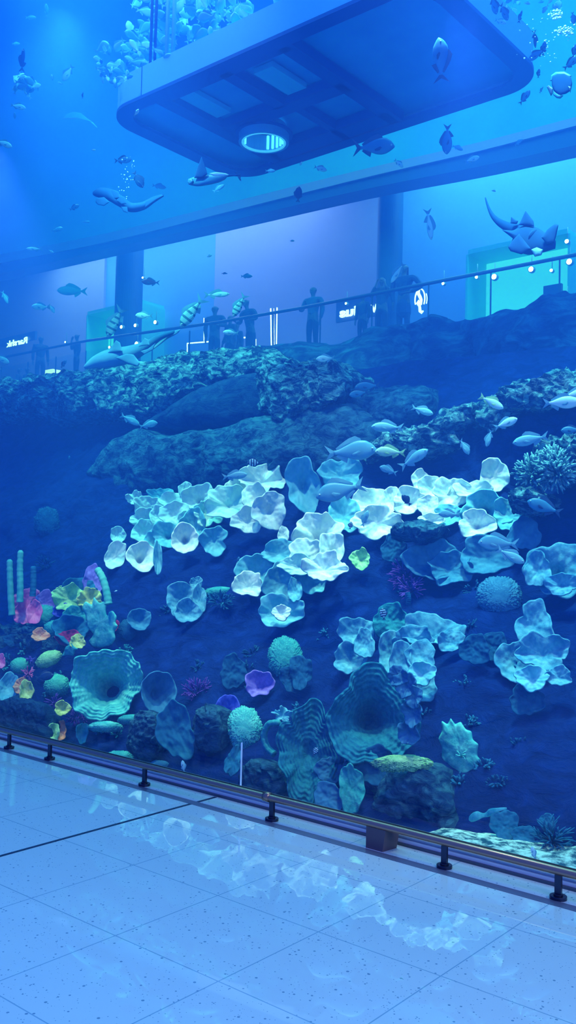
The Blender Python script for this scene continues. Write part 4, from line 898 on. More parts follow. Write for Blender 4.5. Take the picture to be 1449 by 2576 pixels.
# ================================================================== FISH
def fishmat(name, back, belly, spec=.3, stripes=None, rough=.45):
    m, N, L, b = nm(name); tc = N.new('ShaderNodeTexCoord'); sp = N.new('ShaderNodeSeparateXYZ'); L.new(tc.outputs['Object'], sp.inputs[0])
    r = N.new('ShaderNodeValToRGB'); r.color_ramp.elements[0].position = .46; r.color_ramp.elements[1].position = .56
    r.color_ramp.elements[0].color = (*belly, 1); r.color_ramp.elements[1].color = (*back, 1)
    ma = N.new('ShaderNodeMath'); ma.operation = 'MULTIPLY_ADD'; ma.inputs[1].default_value = .35; ma.inputs[2].default_value = .5; L.new(sp.outputs[2], ma.inputs[0]); L.new(ma.outputs[0], r.inputs[0])
    out = r.outputs[0]
    if stripes:
        w = N.new('ShaderNodeMath'); w.operation = 'SINE'; mm = N.new('ShaderNodeMath'); mm.operation = 'MULTIPLY'; mm.inputs[1].default_value = stripes[0]; L.new(sp.outputs[0], mm.inputs[0]); L.new(mm.outputs[0], w.inputs[0])
        g = N.new('ShaderNodeMath'); g.operation = 'GREATER_THAN'; g.inputs[1].default_value = stripes[2]; L.new(w.outputs[0], g.inputs[0])
        mx = N.new('ShaderNodeMix'); mx.data_type = 'RGBA'; mx.inputs[7].default_value = (*stripes[1], 1); L.new(out, mx.inputs[6]); L.new(g.outputs[0], mx.inputs[0]); out = mx.outputs[2]
    L.new(out, b.inputs['Base Color']); b.inputs['Roughness'].default_value = rough; sset(b, 'Specular IOR Level', spec); return m
FM = {
 'silver': fishmat('fish_silver', (.10, .36, .52), (.24, .60, .74)),
 'bright': fishmat('fish_bright', (.34, .72, .82), (.70, .95, .98)),
 'bream': fishmat('fish_bream', (.05, .26, .45), (.20, .52, .70)),
 'yellow': fishmat('fish_yellow', (.28, .60, .50), (.45, .74, .60)),
 'dark': fishmat('fish_dark', (.005, .04, .16), (.01, .07, .22)),
 'mid': fishmat('fish_mid', (.02, .16, .36), (.05, .26, .48)),
 'jack': fishmat('fish_jack', (.18, .48, .50), (.38, .72, .74), stripes=(36, (.03, .16, .24), .45)),
 'banded': fishmat('fish_banded', (.3, .6, .8), (.4, .7, .9), stripes=(34, (.004, .03, .12), .1)),
 'rose': fishmat('fish_rose', (.22, .20, .38), (.32, .30, .48)),
 'ghost': fishmat('fish_ghost', (.10, .42, .70), (.16, .52, .80)),
 'shark': fishmat('fish_shark', (.015, .12, .26), (.16, .42, .60), .08, None, .8),
 'ray': fishmat('fish_ray', (.01, .07, .24), (.02, .10, .30), .05, None, .85),
 'paleshark': fishmat('fish_paleshark', (.05, .26, .42), (.22, .46, .62)),
 'fin': plain('fin_pale', (.14, .42, .58), .5), 'finy': plain('fin_yellow', (.30, .62, .35), .5), 'find': plain('fin_dark', (.01, .06, .18), .5), 'eye': plain('fish_eye', (.003, .01, .03), .1), 'iris': plain('fish_iris', (.4, .6, .65), .3)}
PROF = dict(
 bream=([0, .04, .12, .25, .4, .55, .72, .88, .96, 1], [.03, .34, .66, .96, 1.0, .88, .58, .26, .19, .22], [.03, .20, .42, .70, .80, .72, .46, .22, .17, .20]),
 slim=([0, .05, .15, .3, .45, .6, .78, .9, 1], [.05, .40, .75, .98, 1, .90, .55, .28, .22], [.05, .35, .72, .95, 1, .88, .50, .25, .2]),
 disc=([0, .05, .15, .3, .45, .6, .78, .9, 1], [.04, .30, .72, 1.0, 1.05, .98, .66, .22, .12], [.04, .28, .62, .92, 1.0, .95, .62, .2, .12]))
def finmesh(name, pts, th, mat, parent, seg=0):
    """thin solid fin: polygon in the xz plane with thickness th"""
    n = len(pts); c = Vector((sum(p[0] for p in pts) / n, 0, sum(p[1] for p in pts) / n))
    V = [Vector((x, 0, z)) for x, z in pts] + [c + Vector((0, th, 0)), c - Vector((0, th, 0))]
    F = []
    for i in range(n): F += [(i, (i + 1) % n, n + 1), ((i + 1) % n, i, n)]
    return mesh(name, V, F, mat, parent, False)
def body_mesh(kind, H, Wd, bl=.82, bend=0, n=22, seg=16):
    xs, top, bot = PROF[kind]; V = []; F = []
    for i in range(n):
        t = (i / (n - 1)) ** 1.15; x = .5 - t * bl; zt = interp(t, xs, top) * H * .5; zb = interp(t, xs, bot) * H * .5; w = Wd * .5 * (interp(t, xs, top) ** .8) * (1 - .45 * t)
        yb = bend * (t - .3) ** 2 if t > .3 else 0
        for k in range(seg):
            a = 2 * PI * k / seg; s = math.sin(a); V.append((x, yb + w * math.cos(a), (zt if s > 0 else zb) * s))
    for i in range(n - 1):
        for k in range(seg): F.append((i * seg + k, (i + 1) * seg + k, (i + 1) * seg + (k + 1) % seg, i * seg + (k + 1) % seg))
    F.append(tuple(range(seg))); F.append(tuple((n - 1) * seg + k for k in range(seg))[::-1])
    return V, F
TPL = {}
def make_fish(key, kind, H, Wd, mat, fin, fork=.6, dors=.12, bend=0.0, single=False, tailh=.30, bandfin=False):
    root = bpy.data.objects.new('fish', None)
    V, F = body_mesh(kind, H, Wd, bend=bend)
    yb = bend * .49
    parts = []
    def add(o): C.objects.unlink(o); parts.append(o)
    th = tailh * .5
    tail = [(-.30, .03), (-.40, th * .6), (-.5, th), (-.5 + .10 * fork, th * .45), (-.5 + .16 * fork, 0), (-.5 + .10 * fork, -th * .45), (-.5, -th), (-.40, -th * .6), (-.30, -.03)]
    xs, top, bot = PROF[kind]
    def zt(x): return interp((.5 - x) / .82, xs, top) * H * .5
    def zb(x): return interp((.5 - x) / .82, xs, bot) * H * .5
    dx = [.22, .12, 0, -.1, -.2, -.26]
    dor = [(x, zt(x) * .9) for x in dx] + [(x - .02, zt(x) * .9 + dors * s) for x, s in zip(dx[::-1], (.35, .6, .8, .95, 1, .5))]
    ax = [-.05, -.15, -.25]
    an = [(x, -zb(x) * .9) for x in ax] + [(x - .03, -zb(x) * .9 - dors * s) for x, s in zip(ax[::-1], (.3, .7, .9))]
    pec = [(.20, -.02 * H), (.16, .02), (.02, -.05 * H - .02), (.04, -.10 * H - .03), (.14, -.07)]
    if single:
        add(mesh('fish', V, F, FM[mat]))
        ob = parts[0]
        bm = bmesh.new(); bm.from_mesh(ob.data)
        for pl, t_ in ((tail, .008), (dor, .006), (an, .006)):
            n_ = len(pl); vv = [bm.verts.new((x, yb if pl is tail else 0, z)) for x, z in pl]; cx = sum(x for x, z in pl) / n_; cz = sum(z for x, z in pl) / n_
            c1 = bm.verts.new((cx, t_ + (yb if pl is tail else 0), cz)); c2 = bm.verts.new((cx, -t_ + (yb if pl is tail else 0), cz))
            for i in range(n_): bm.faces.new((vv[i], vv[(i + 1) % n_], c2)); bm.faces.new((vv[(i + 1) % n_], vv[i], c1))
        bm.to_mesh(ob.data); bm.free(); TPL[key] = (None, ob.data); return
    add(mesh('body', V, F, FM[mat]))
    t = finmesh('tail_fin', tail, .010, FM[fin], None); t.data.transform(Matrix.Translation((0, yb, 0))); add(t)
    add(finmesh('dorsal_fin', dor, .007, FM[fin], None)); add(finmesh('anal_fin', an, .007, FM[fin], None))
    for s in (-1, 1):
        p = finmesh('pectoral_fin', pec, .006, FM[fin], None); p.data.transform(Matrix.Translation((0, s * Wd * .46, 0)) @ Matrix.Rotation(s * .25, 4, 'Z')); add(p)
        ex, ez = .415, H * .10
        w = Wd * .5 * interp(.085 / .82, xs, top) ** .8 * .93
        V2 = []; F2 = []
        for nm_, r_, mm, o_ in (('eye', .020, 'iris', 0), ('pupil', .012, 'eye', .006)):
            me = bpy.data.meshes.new(nm_); bm = bmesh.new(); bmesh.ops.create_uvsphere(bm, u_segments=10, v_segments=8, radius=r_); bmesh.ops.translate(bm, verts=bm.verts, vec=(ex, s * (w + o_), ez)); bm.to_mesh(me); bm.free()
            if nm_ == 'eye': add(link('eye', me, FM[mm]))
            else: add(link('pupil', me, FM[mm]))
    TPL[key] = (parts, None)
make_fish('silver', 'slim', .30, .15, 'silver', 'fin'); make_fish('slimsilver', 'slim', .20, .12, 'silver', 'fin', bend=.1); make_fish('bright', 'slim', .34, .16, 'bright', 'fin', bend=-.08)
make_fish('brightslim', 'slim', .20, .12, 'bright', 'fin', bend=.12)
make_fish('bream', 'bream', .42, .16, 'bream', 'fin', fork=.9, tailh=.32); make_fish('breamlite', 'bream', .40, .16, 'silver', 'fin', fork=.8); make_fish('yellow', 'bream', .36, .15, 'yellow', 'finy', fork=.6, bend=.1)
make_fish('yellowtail', 'slim', .30, .14, 'bright', 'finy', fork=.4, bend=-.1)
make_fish('dark', 'disc', .46, .14, 'dark', 'find', fork=.3); make_fish('darkslim', 'slim', .18, .12, 'dark', 'find'); make_fish('mid', 'slim', .36, .15, 'mid', 'find', bend=.1); make_fish('midslim', 'slim', .2, .12, 'mid', 'find')
make_fish('jack', 'bream', .34, .14, 'jack', 'fin', fork=1.0, tailh=.42, bend=.12); make_fish('banded', 'disc', .55, .14, 'banded', 'find', fork=.3); make_fish('rose', 'slim', .32, .15, 'rose', 'fin')
make_fish('ghost', 'slim', .30, .15, 'ghost', 'ghost'); make_fish('bigdark', 'bream', .42, .2, 'mid', 'find', fork=.9, tailh=.4)
for i, (H, b, mt) in enumerate(((.40, .15, 'bright'), (.46, -.2, 'bright'), (.38, .3, 'silver'), (.5, .1, 'silver'), (.42, -.1, 'ghost'))): make_fish('school%d' % i, 'bream', H, .2, mt, 'fin', single=True, bend=b)
def fish(tpl, px, py, ln, ang, Y, label, cat='fish', group=None, yaw=0, flip=False, name='fish'):
    p = at(px, py, Y); L_ = ln * mpp(p) / max(.3, math.cos(math.radians(yaw)))
    Rm = frame_from(p, ang, yaw, flip); parts, single = TPL[tpl]
    mw = Matrix.Translation(p) @ Rm.to_4x4() @ Matrix.Scale(L_, 4)
    if single: r = bpy.data.objects.new(name, single); C.objects.link(r); r.matrix_world = mw
    else:
        r = bpy.data.objects.new(name, None); C.objects.link(r); r.empty_display_size = .1; r.matrix_world = mw
        e = None
        for o in parts:
            c = o.copy(); C.objects.link(c)
            if o.name.startswith('pupil'): c.parent = e
            else: c.parent = r
            if o.name.startswith('eye'): e = c
    return tag(r, label, cat, group)
FL = [
 ('bream', 882, 1137, 132, 4, 6.9, 'largest bream swimming above the central corals with pale flank', 'sea_bream'),
 ('yellow', 982, 1138, 78, 178, 6.8, 'yellowish bream nose to nose with the largest one', 'sea_bream'),
 ('silver', 975, 1075, 82, 178, 7.2, 'blue silver bream alone above the yellowish one', 'sea_bream'),
 ('silver', 1041, 1154, 84, 33, 6.8, 'silver fish pointing up beside the yellowish bream', 'sea_bream'),
 ('bream', 977, 1183, 48, 160, 6.8, 'small round bream under the yellowish one', 'sea_bream'),
 ('bream', 857, 1235, 128, 196, 6.7, 'large bream gliding in front of the pale folded coral', 'sea_bream'),
 ('silver', 590, 1197, 64, 6, 6.9, 'silver fish approaching the crown of the white coral heap', 'sea_bream'),
 ('bright', 1272, 1065, 62, 22, 7.4, 'bright bream angled upward beneath the long bright ledge', 'sea_bream'),
 ('silver', 1230, 1102, 46, -105, 7.4, 'bream diving nose down under the bright upward one', 'sea_bream'),
 ('breamlite', 1168, 1124, 46, -60, 7.3, 'round bream seen diving below the crusted knob', 'sea_bream'),
 ('silver', 1335, 1106, 90, 192, 7.3, 'slender bream heading down toward the tall cup coral', 'sea_bream'),
 ('yellowtail', 1236, 1012, 68, -28, 7.6, 'fish with a yellow tail against the long bright ledge', 'snapper'),
 ('bright', 1412, 1013, 92, 2, 7.0, 'bright full bodied bream above the branching corals', 'sea_bream'),
 ('bright', 1448, 992, 70, 10, 7.6, 'pale bream partly hidden behind the bright full bodied one', 'sea_bream'),
 ('silver', 1062, 1033, 58, -18, 7.9, 'dim fish with a yellowish tail in front of the squared boulder', 'sea_bream'),
 ('bright', 819, 902, 48, 184, 8.6, 'pale fish resting on top of the blocky crusted boulder', 'fish'),
 ('mid', 925, 972, 66, 186, 8.9, 'dim fish hovering over the squared boulder', 'fish'),
 ('mid', 903, 990, 50, 190, 8.8, 'second dim fish close below the one over the squared boulder', 'fish'),
 ('mid', 1438, 1082, 52, 182, 7.8, 'dusky fish at the frame edge below the bright bream', 'fish'),
 ('bream', 1254, 1368, 102, 178, 6.7, 'striped bream crossing the wide dim teal coral', 'sea_bream'),
 ('silver', 1284, 1398, 78, -28, 6.6, 'silver bream slanting down under the striped one', 'sea_bream'),
 ('dark', 1022, 1258, 34, 130, 6.9, 'small dark fish across the mouth of a white coral', 'fish'),
 ('silver', 918, 1305, 44, 70, 6.7, 'angled fish in front of the paired flower coral', 'fish'),
 ('breamlite', 1130, 1294, 54, 178, 6.7, 'round bluish fish in front of the pale disc coral', 'fish'),
 ('mid', 1370, 1276, 90, 160, 7.3, 'dim broad fish beyond the outer end of the coral row', 'fish'),
 ('banded', 882, 1322, 20, 80, 6.8, 'tiny banded fish between bouquet and paired flower', 'damselfish'),
 ('banded', 640, 1164, 34, 180, 7.4, 'dark banded fish above the crown coral', 'damselfish'),
 ('banded', 964, 1545, 30, 100, 6.2, 'banded fish upright beside the dark ribbed fan coral', 'damselfish'),
 ('banded', 793, 1890, 22, 60, 5.6, 'banded fish in front of the tall green plate', 'damselfish'),
 ('dark', 112, 1702, 46, 10, 5.6, 'dark blue oval fish gliding over the bumpy corals', 'surgeonfish'),
 ('bright', 461, 1928, 30, 100, 5.2, 'pale minnow standing upright behind the rail', 'fish'),
 ('bright', 1342, 2146, 32, 100, 5.0, 'small pale fish upright above the sand strip', 'fish'),
 ('bright', 291, 1487, 9, 20, 6.4, 'tiny glinting fish beside the bent tube sponge', 'fish'),
 ('mid', 174, 1152, 12, 80, 8, 'tiny fish alone in the deep shade of the overhang', 'fish'),
 ('mid', 599, 1408, 16, 70, 7, 'tiny dim fish between the heap and the lower twin coral', 'fish'),
 ('silver', 327, 1056, 54, -28, 8.0, 'fish with yellow green tail slanting down at the overhang', 'fish'),
 ('breamlite', 373, 1069, 48, 12, 7.9, 'round fish crossing noses with the slanting one at the overhang', 'fish'),
 ('jack', 290, 810, 86, -118, 9.5, 'banded jack diving beside the small teal shop', 'jack'),
 ('jack', 484, 785, 96, -128, 9.2, 'largest banded jack diving before the broad shouldered visitor', 'jack'),
 ('jack', 603, 768, 66, -118, 9.6, 'thin banded jack diving in front of the short visitor', 'jack'),
 ('brightslim', 545, 741, 66, 2, 10.5, 'pale long fish above the broad shouldered visitor', 'fish'),
 ('bright', 581, 837, 40, 176, 9.0, 'pale fish over the short light strips', 'fish'),
 ('bright', 363, 794, 44, 178, 9.4, 'two toned fish above the small teal shop', 'fish'),
 ('bright', 103, 772, 46, 178, 9.6, 'two toned fish over the lilac wall', 'fish'),
 ('bright', 130, 776, 26, -60, 9.8, 'small pale fish touching the tail of the two toned one', 'fish'),
 ('rose', 379, 710, 46, 176, 10.5, 'reddish grey fish on the azure wall', 'fish'),
 ('ghost', 182, 732, 76, 178, 17, 'large faint fish dissolving into the lilac haze', 'fish'),
 ('dark', 306, 898, 42, 180, 9.0, 'dark oval fish under the belly of the long shark', 'fish'),
 ('mid', 160, 916, 24, 55, 9.0, 'small fish rising from the ledge before the glowing counter', 'fish'),
 ('bright', 3, 903, 44, -30, 8.8, 'pale fish entering at the frame edge above the ledge', 'fish'),
 ('brightslim', 87, 626, 40, 178, 9.5, 'thin pale fish just above the bulkhead', 'fish'),
 ('bright', 128, 632, 14, -30, 9.5, 'tiny pale fish following the thin one', 'fish'),
 ('ghost', 12, 748, 34, -70, 12, 'faint upright fish at the frame edge of the lilac wall', 'fish'),
 ('darkslim', 57, 152, 56, 78, 9, 'thin dark fish upright in the open water', 'fish'),
 ('darkslim', 208, 240, 16, 78, 9, 'tiny dark upright fish near the platform end', 'fish'),
 ('bright', 171, 184, 46, -128, 9, 'bright fish diving in the open water', 'fish'),
 ('bright', 131, 195, 15, 95, 9.2, 'tiny pale fish beside the bright diving one', 'fish'),
 ('bright', 152, 209, 14, 160, 9.2, 'tiny pale fish just under the bright diving one', 'fish'),
 ('bright', 45, 268, 38, -12, 8.6, 'bright fish below the fish ball', 'fish'),
 ('ghost', 37, 292, 18, 90, 9, 'faint small fish beneath the bright one', 'fish'),
 ('bright', 9, 361, 42, -22, 8.2, 'bright fish at the frame edge in open water', 'fish'),
 ('ghost', 40, 110, 20, 0, 11, 'tiny faint fish high in the open water', 'fish'),
 ('ghost', 77, 44, 26, 0, 10, 'faint pale fish near the surface glow', 'fish'),
 ('ghost', 117, 26, 30, 88, 10, 'faint upright fish near the surface glow', 'fish'),
 ('mid', 309, 403, 44, 4, 8.6, 'dusky oval fish above the bubble trail', 'fish'),
 ('dark', 348, 452, 44, -62, 8.6, 'dark fish diving beside the bubble trail', 'fish'),
 ('ghost', 400, 469, 36, -10, 10, 'faint fish beneath the platform corner', 'fish'),
 ('ghost', 550, 474, 34, 30, 9.5, 'pale ghostly fish under the eagle ray', 'fish'),
 ('mid', 187, 522, 28, 25, 10.5, 'faint small fish below the spotted shark', 'fish'),
 ('ghost', 216, 558, 20, 0, 10, 'faint small fish in the lower open water', 'fish'),
 ('ghost', 142, 578, 34, 15, 10, 'pale faint fish in the lower open water', 'fish'),
 ('darkslim', 600, 444, 26, -60, 8.4, 'small dark remora behind the eagle ray', 'fish'),
 ('bright', 235, 377, 12, 0, 9, 'tiny bright fish above the spotted shark', 'fish'),
 ('bright', 343, 284, 22, 50, 6.9, 'pale fish in front of the rounded platform end', 'fish'),
 ('bigdark', 940, 371, 106, 2, 8.6, 'large dark fish under the platform edge', 'trevally'),
 ('mid', 1125, 350, 72, -88, 9, 'dark heavy fish hanging nose down below the platform', 'fish'),
 ('ghost', 1151, 372, 30, -20, 9.5, 'pale fish beside the dark heavy one', 'fish'),
 ('bright', 1187, 401, 38, 18, 9.5, 'bright fish just above the bulkhead lip', 'fish'),
 ('bright', 1003, 411, 30, -40, 9.5, 'bright fish under the large dark one', 'fish'),
 ('bright', 806, 424, 34, -16, 9.5, 'slim pale fish below the platform edge', 'fish'),
 ('bright', 757, 412, 12, 60, 9.5, 'tiny pale fish hugging the platform edge', 'fish'),
 ('ghost', 680, 430, 26, 0, 9, 'small fish tucked at the platform edge near the hatch', 'fish'),
 ('dark', 751, 489, 38, 85, 10, 'small dark upright fish over the bulkhead', 'fish'),
 ('ghost', 1305, 358, 24, 40, 10, 'pale fish near the far bulkhead lip', 'fish'),
 ('bigdark', 1107, 152, 104, 98, 7.0, 'large dark fish upright in front of the platform underside', 'trevally'),
 ('mid', 1350, 137, 46, 215, 9, 'dusky bream among the bubbles', 'fish'),
 ('mid', 1368, 123, 34, 88, 9.2, 'upright dusky fish among the bubbles', 'fish'),
 ('darkslim', 1345, 98, 42, -78, 9, 'thin dark fish above the dusky bream', 'fish'),
 ('midslim', 1309, 42, 30, 80, 9, 'thin dusky fish near the surface bubbles', 'fish'),
 ('mid', 1355, 185, 22, 90, 9.5, 'small dusky upright fish above the batfish', 'fish'),
 ('mid', 1320, 245, 40, 55, 9.0, 'dusky fish rising below the platform corner', 'fish'),
 ('midslim', 1362, 226, 18, 65, 9, 'tiny dusky fish by the batfish tail', 'fish'),
 ('mid', 1437, 158, 46, 40, 9, 'dusky fish with a forked tail at the frame edge', 'fish'),
 ('mid', 1446, 128, 34, 80, 9, 'dusky fish at the frame edge over the forked tail', 'fish'),
 ('mid', 1243, 12, 46, -70, 9, 'dusky fish above the platform side', 'fish'),
 ('mid', 1268, 30, 44, -60, 9, 'second dusky fish above the platform side', 'fish'),
 ('bright', 1259, 54, 30, -15, 9.4, 'pale round fish close to the platform side', 'fish'),
 ('brightslim', 1080, 564, 78, -80, 9, 'slender pale fish standing head down on the azure wall', 'fish'),
 ('brightslim', 1000, 686, 60, -122, 9, 'slender pale fish over the visitor in the long coat', 'fish'),
 ('bright', 1242, 480, 12, -10, 11, 'tiny white fish left of the guitarfish tail', 'fish'),
 ('bright', 735, 606, 12, 0, 12, 'tiny white fish below the bulkhead', 'fish'),
 ('bright', 527, 644, 14, 20, 12, 'tiny white fish on the gallery wall', 'fish'),
 ('midslim', 565, 688, 16, 0, 12, 'tiny dark fish over the gallery wall', 'fish'),
 ('ghost', 620, 695, 30, 0, 12, 'pale flat fish above the leaning visitors', 'fish'),
]
for t in FL: fish(*t[:7], cat='fish', name=t[7] if len(t) > 7 else 'fish')
# schools
def school(n, poly, size, Y0, Y1, label, group, seed, dens=None):
    rs = random.Random(seed); xs = [a for a, b in poly]; ys = [b for a, b in poly]; k = 0
    def inside(x, y):
        c = False; j = len(poly) - 1
        for i in range(len(poly)):
            if (poly[i][1] > y) != (poly[j][1] > y) and x < (poly[j][0] - poly[i][0]) * (y - poly[i][1]) / (poly[j][1] - poly[i][1]) + poly[i][0]: c = not c
            j = i
        return c
    while k < n:
        x, y = rs.uniform(min(xs), max(xs)), rs.uniform(min(ys), max(ys))
        if not inside(x, y): continue
        fish('school%d' % rs.randrange(5), x, y, rs.uniform(*size), rs.choice((rs.gauss(200, 50), rs.gauss(-20, 50), rs.gauss(60, 30))), rs.uniform(Y0, Y1), label, group=group, yaw=rs.uniform(-50, 50), name='fish'); k += 1
school(105, [(330, -10), (760, -10), (640, 60), (560, 95), (470, 110), (400, 150), (320, 150), (300, 90)], (28, 52), 9.2, 11.0, 'pale schooling fish packed above the suspended platform', 'dense school of pale fish above the platform', 1)
school(44, [(275, 110), (400, 120), (470, 140), (330, 230), (300, 190), (245, 120)], (22, 42), 8.7, 10.0, 'pale schooling fish trailing beside the rounded platform end', 'trailing school of pale fish by the platform end', 2)
school(26, [(250, 150), (330, 190), (320, 215), (275, 215), (262, 225), (230, 110)], (12, 26), 8.0, 9.0, 'small pale fish drifting down along the rounded platform end', 'small pale fish at the tail of the school', 3)
school(16, [(1230, -5), (1440, -5), (1449, 60), (1270, 40)], (14, 30), 10, 12, 'small dusky fish high behind the platform side', 'small fish high behind the platform', 4)
school(20, [(35, 198), (70, 190), (90, 215), (92, 232), (60, 240), (38, 228)], (24, 40), 8.6, 9.2, 'pale fish in the tight ball in open water', 'tight ball of pale fish in open water', 5)
# batfish
p = at(1412, 214, 7.6); k = mpp(p)
bf = empty('batfish', p, 'round dark batfish with tall fins and pale edges in the bright water', 'fish')
def disc(name, out, Y, th, mat, parent, amp=0):
    o = pillow(name, out, Y, th, th, mat, parent=None, n=64, rings=10, amp=amp, up=0)
    loc = o.location.copy(); o.parent = parent; o.location = loc - parent.location; return o
disc('body', [(1390, 190), (1402, 184), (1420, 184), (1436, 194), (1440, 210), (1436, 228), (1424, 236), (1408, 240), (1394, 230), (1388, 214), (1388, 200)], p.y, .022, FM['ray'], bf)
disc('dorsal_fin', [(1384, 204), (1386, 190), (1398, 181), (1420, 180), (1438, 190), (1434, 198), (1418, 190), (1400, 190), (1392, 204)], p.y + .01, .02, plain('batfish_edge', (.03, .25, .38), .5), bf)
disc('anal_fin', [(1392, 228), (1404, 238), (1418, 240), (1410, 248), (1400, 247), (1391, 238)], p.y + .01, .02, plain('batfish_edge2', (.03, .25, .38), .5), bf)
disc('pelvic_fin', [(1428, 216), (1436, 218), (1435, 234)], p.y - .03, .01, FM['find'], bf)
disc('tail_fin', [(1392, 222), (1380, 214), (1375, 218), (1386, 242), (1390, 236)], p.y, .012, FM['find'], bf)

# sharks
def spine_body(name, pts, rad, mat, parent, flat=.8, up=None, n=40):
    P = spline(pts, n); r = [interp(i / (n - 1), np.linspace(0, 1, len(rad)), rad) for i in range(n)]
    V, F = tube(None, P, r, None, seg=18, flat=flat, up=up or Vector((0, 0, 1))); o = mesh(name, [v - parent.location for v in V], F, mat, None); o.parent = parent; return o, P, r
def pfin(name, out, Y, th, mat, parent):
    o = disc(name, out, Y, th, mat, parent); return o
k = 8.6 / ray(330, 880).y
sh = empty('shark', at(330, 880, 8.7), 'long grey shark with pale belly swimming over the mottled ledge', 'shark')
s_ = mpp(sh.location)
spine_body('body', [at(213, 924, 8.6), at(222, 920, 8.6), at(245, 910, 8.65), at(280, 901, 8.7), at(325, 891, 8.75), at(365, 873, 8.8), at(400, 850, 8.85), at(440, 834, 8.95)], [s_ * q for q in (3, 8, 16, 23, 24, 19, 12, 7, 4)], FM['shark'], sh, flat=.9)
pfin('dorsal_fin', [(270, 888), (292, 856), (302, 862), (308, 884)], 8.6, .03, FM['shark'], sh)
pfin('second_dorsal_fin', [(348, 872), (364, 850), (373, 854), (376, 868)], 8.65, .02, FM['shark'], sh)
pfin('pectoral_fin', [(290, 900), (318, 890), (336, 892), (352, 912), (348, 922), (320, 914)], 8.5, .025, FM['shark'], sh)
pfin('pelvic_fin', [(352, 884), (372, 878), (392, 862), (385, 880), (362, 892)], 8.6, .02, FM['shark'], sh)
pfin('tail_fin', [(392, 858), (420, 836), (455, 828), (448, 838), (420, 852), (400, 868), (385, 880)], 8.95, .025, FM['shark'], sh)
# spotted shark
s2 = empty('shark', at(320, 505, 8.5), 'slender shark with a blunt head and long curved tail in open water', 'shark'); k2 = mpp(s2.location)
spine_body('body', [at(238, 487, 8.4), at(256, 486, 8.4), at(280, 492, 8.45), at(305, 508, 8.5), at(330, 522, 8.6), at(360, 518, 8.7), at(385, 503, 8.8), at(411, 491, 8.9)], [k2 * q for q in (6, 13, 15, 14, 12, 11, 9, 7, 3)], FM['ray'], s2, flat=1.1)
pfin('pectoral_fin', [(244, 498), (262, 496), (276, 508), (262, 518), (246, 515), (240, 508)], 8.3, .02, FM['ray'], s2)
pfin('pectoral_fin', [(268, 486), (282, 476), (298, 482), (304, 498), (286, 500)], 8.4, .02, FM['ray'], s2)
pfin('dorsal_fin', [(292, 504), (304, 492), (314, 496), (318, 512), (306, 514)], 8.4, .018, FM['ray'], s2)
pfin('pelvic_fin', [(304, 520), (320, 520), (322, 536), (310, 532)], 8.42, .016, FM['ray'], s2)
pfin('tail_fin', [(330, 530), (360, 526), (400, 498), (412, 492), (404, 490), (360, 508)], 8.7, .02, FM['ray'], s2)
# guitarfish
g = empty('guitarfish', at(1345, 595, 8.0), 'broad headed guitarfish with triangular fins over the azure gallery wall', 'ray'); k3 = mpp(g.location)
disc('body', [(1262, 578), (1290, 580), (1320, 566), (1350, 572), (1380, 590), (1399, 605), (1397, 626), (1370, 634), (1330, 642), (1300, 634), (1280, 624), (1290, 600)], 8.0, .06, FM['ray'], g)
spine_body('tail', [at(1345, 600, 8.0), at(1310, 582, 8.1), at(1275, 570, 8.2), at(1248, 553, 8.3), at(1232, 530, 8.4), at(1221, 498, 8.5)], [k3 * q for q in (22, 17, 12, 8, 5, 2)], FM['ray'], g)
pfin('dorsal_fin', [(1304, 566), (1312, 552), (1322, 530), (1342, 556), (1344, 570)], 7.98, .02, FM['ray'], g)
pfin('second_dorsal_fin', [(1284, 562), (1286, 545), (1304, 556), (1300, 564)], 8.05, .018, FM['ray'], g)
pfin('pectoral_fin', [(1362, 598), (1378, 576), (1396, 562), (1405, 566), (1400, 590), (1394, 612), (1376, 614)], 7.93, .025, FM['ray'], g)
pfin('pectoral_fin', [(1306, 588), (1288, 606), (1278, 622), (1284, 632), (1312, 640), (1336, 626)], 7.92, .025, FM['ray'], g)
pfin('snout', [(1336, 628), (1350, 622), (1366, 628), (1362, 642), (1345, 646)], 7.88, .03, plain('snout_pale', (.12, .42, .58), .6), g)
# eagle ray
e = empty('eagle_ray', at(520, 445, 7.6), 'dark eagle ray with one pale lifted wing under the platform', 'ray')
disc('body', [(475, 455), (480, 448), (492, 444), (515, 440), (545, 438), (575, 440), (568, 450), (550, 458), (525, 464), (495, 469), (478, 466)], 7.6, .06, FM['mid'], e)
disc('wing', [(488, 448), (498, 418), (507, 394), (514, 412), (522, 438), (510, 448)], 7.55, .025, FM['ray'], e)
disc('wing', [(526, 436), (545, 433), (568, 436), (576, 440), (560, 444), (538, 443)], 7.5, .02, plain('wing_pale', (.75, .9, .95), .6), e)
disc('head', [(472, 458), (474, 450), (482, 448), (486, 456), (482, 464), (475, 465)], 7.52, .04, FM['mid'], e)
spine_body('tail', [at(560, 442, 7.65), at(585, 441, 7.7), at(606, 439, 7.8)], [.02, .012, .006], FM['ray'], e)
# second faint ray
e2 = empty('eagle_ray', at(200, 300, 14), 'pale ghostly ray arching through open water beside the platform', 'ray')
disc('body', [(157, 300), (165, 288), (185, 281), (205, 285), (220, 298), (235, 308), (215, 304), (190, 296), (170, 298)], 14, .05, FM['mid'], e2)
spine_body('tail', [at(215, 298, 14.05), at(232, 309, 14.1), at(244, 321, 14.2)], [.03, .02, .01], FM['ghost'], e2)
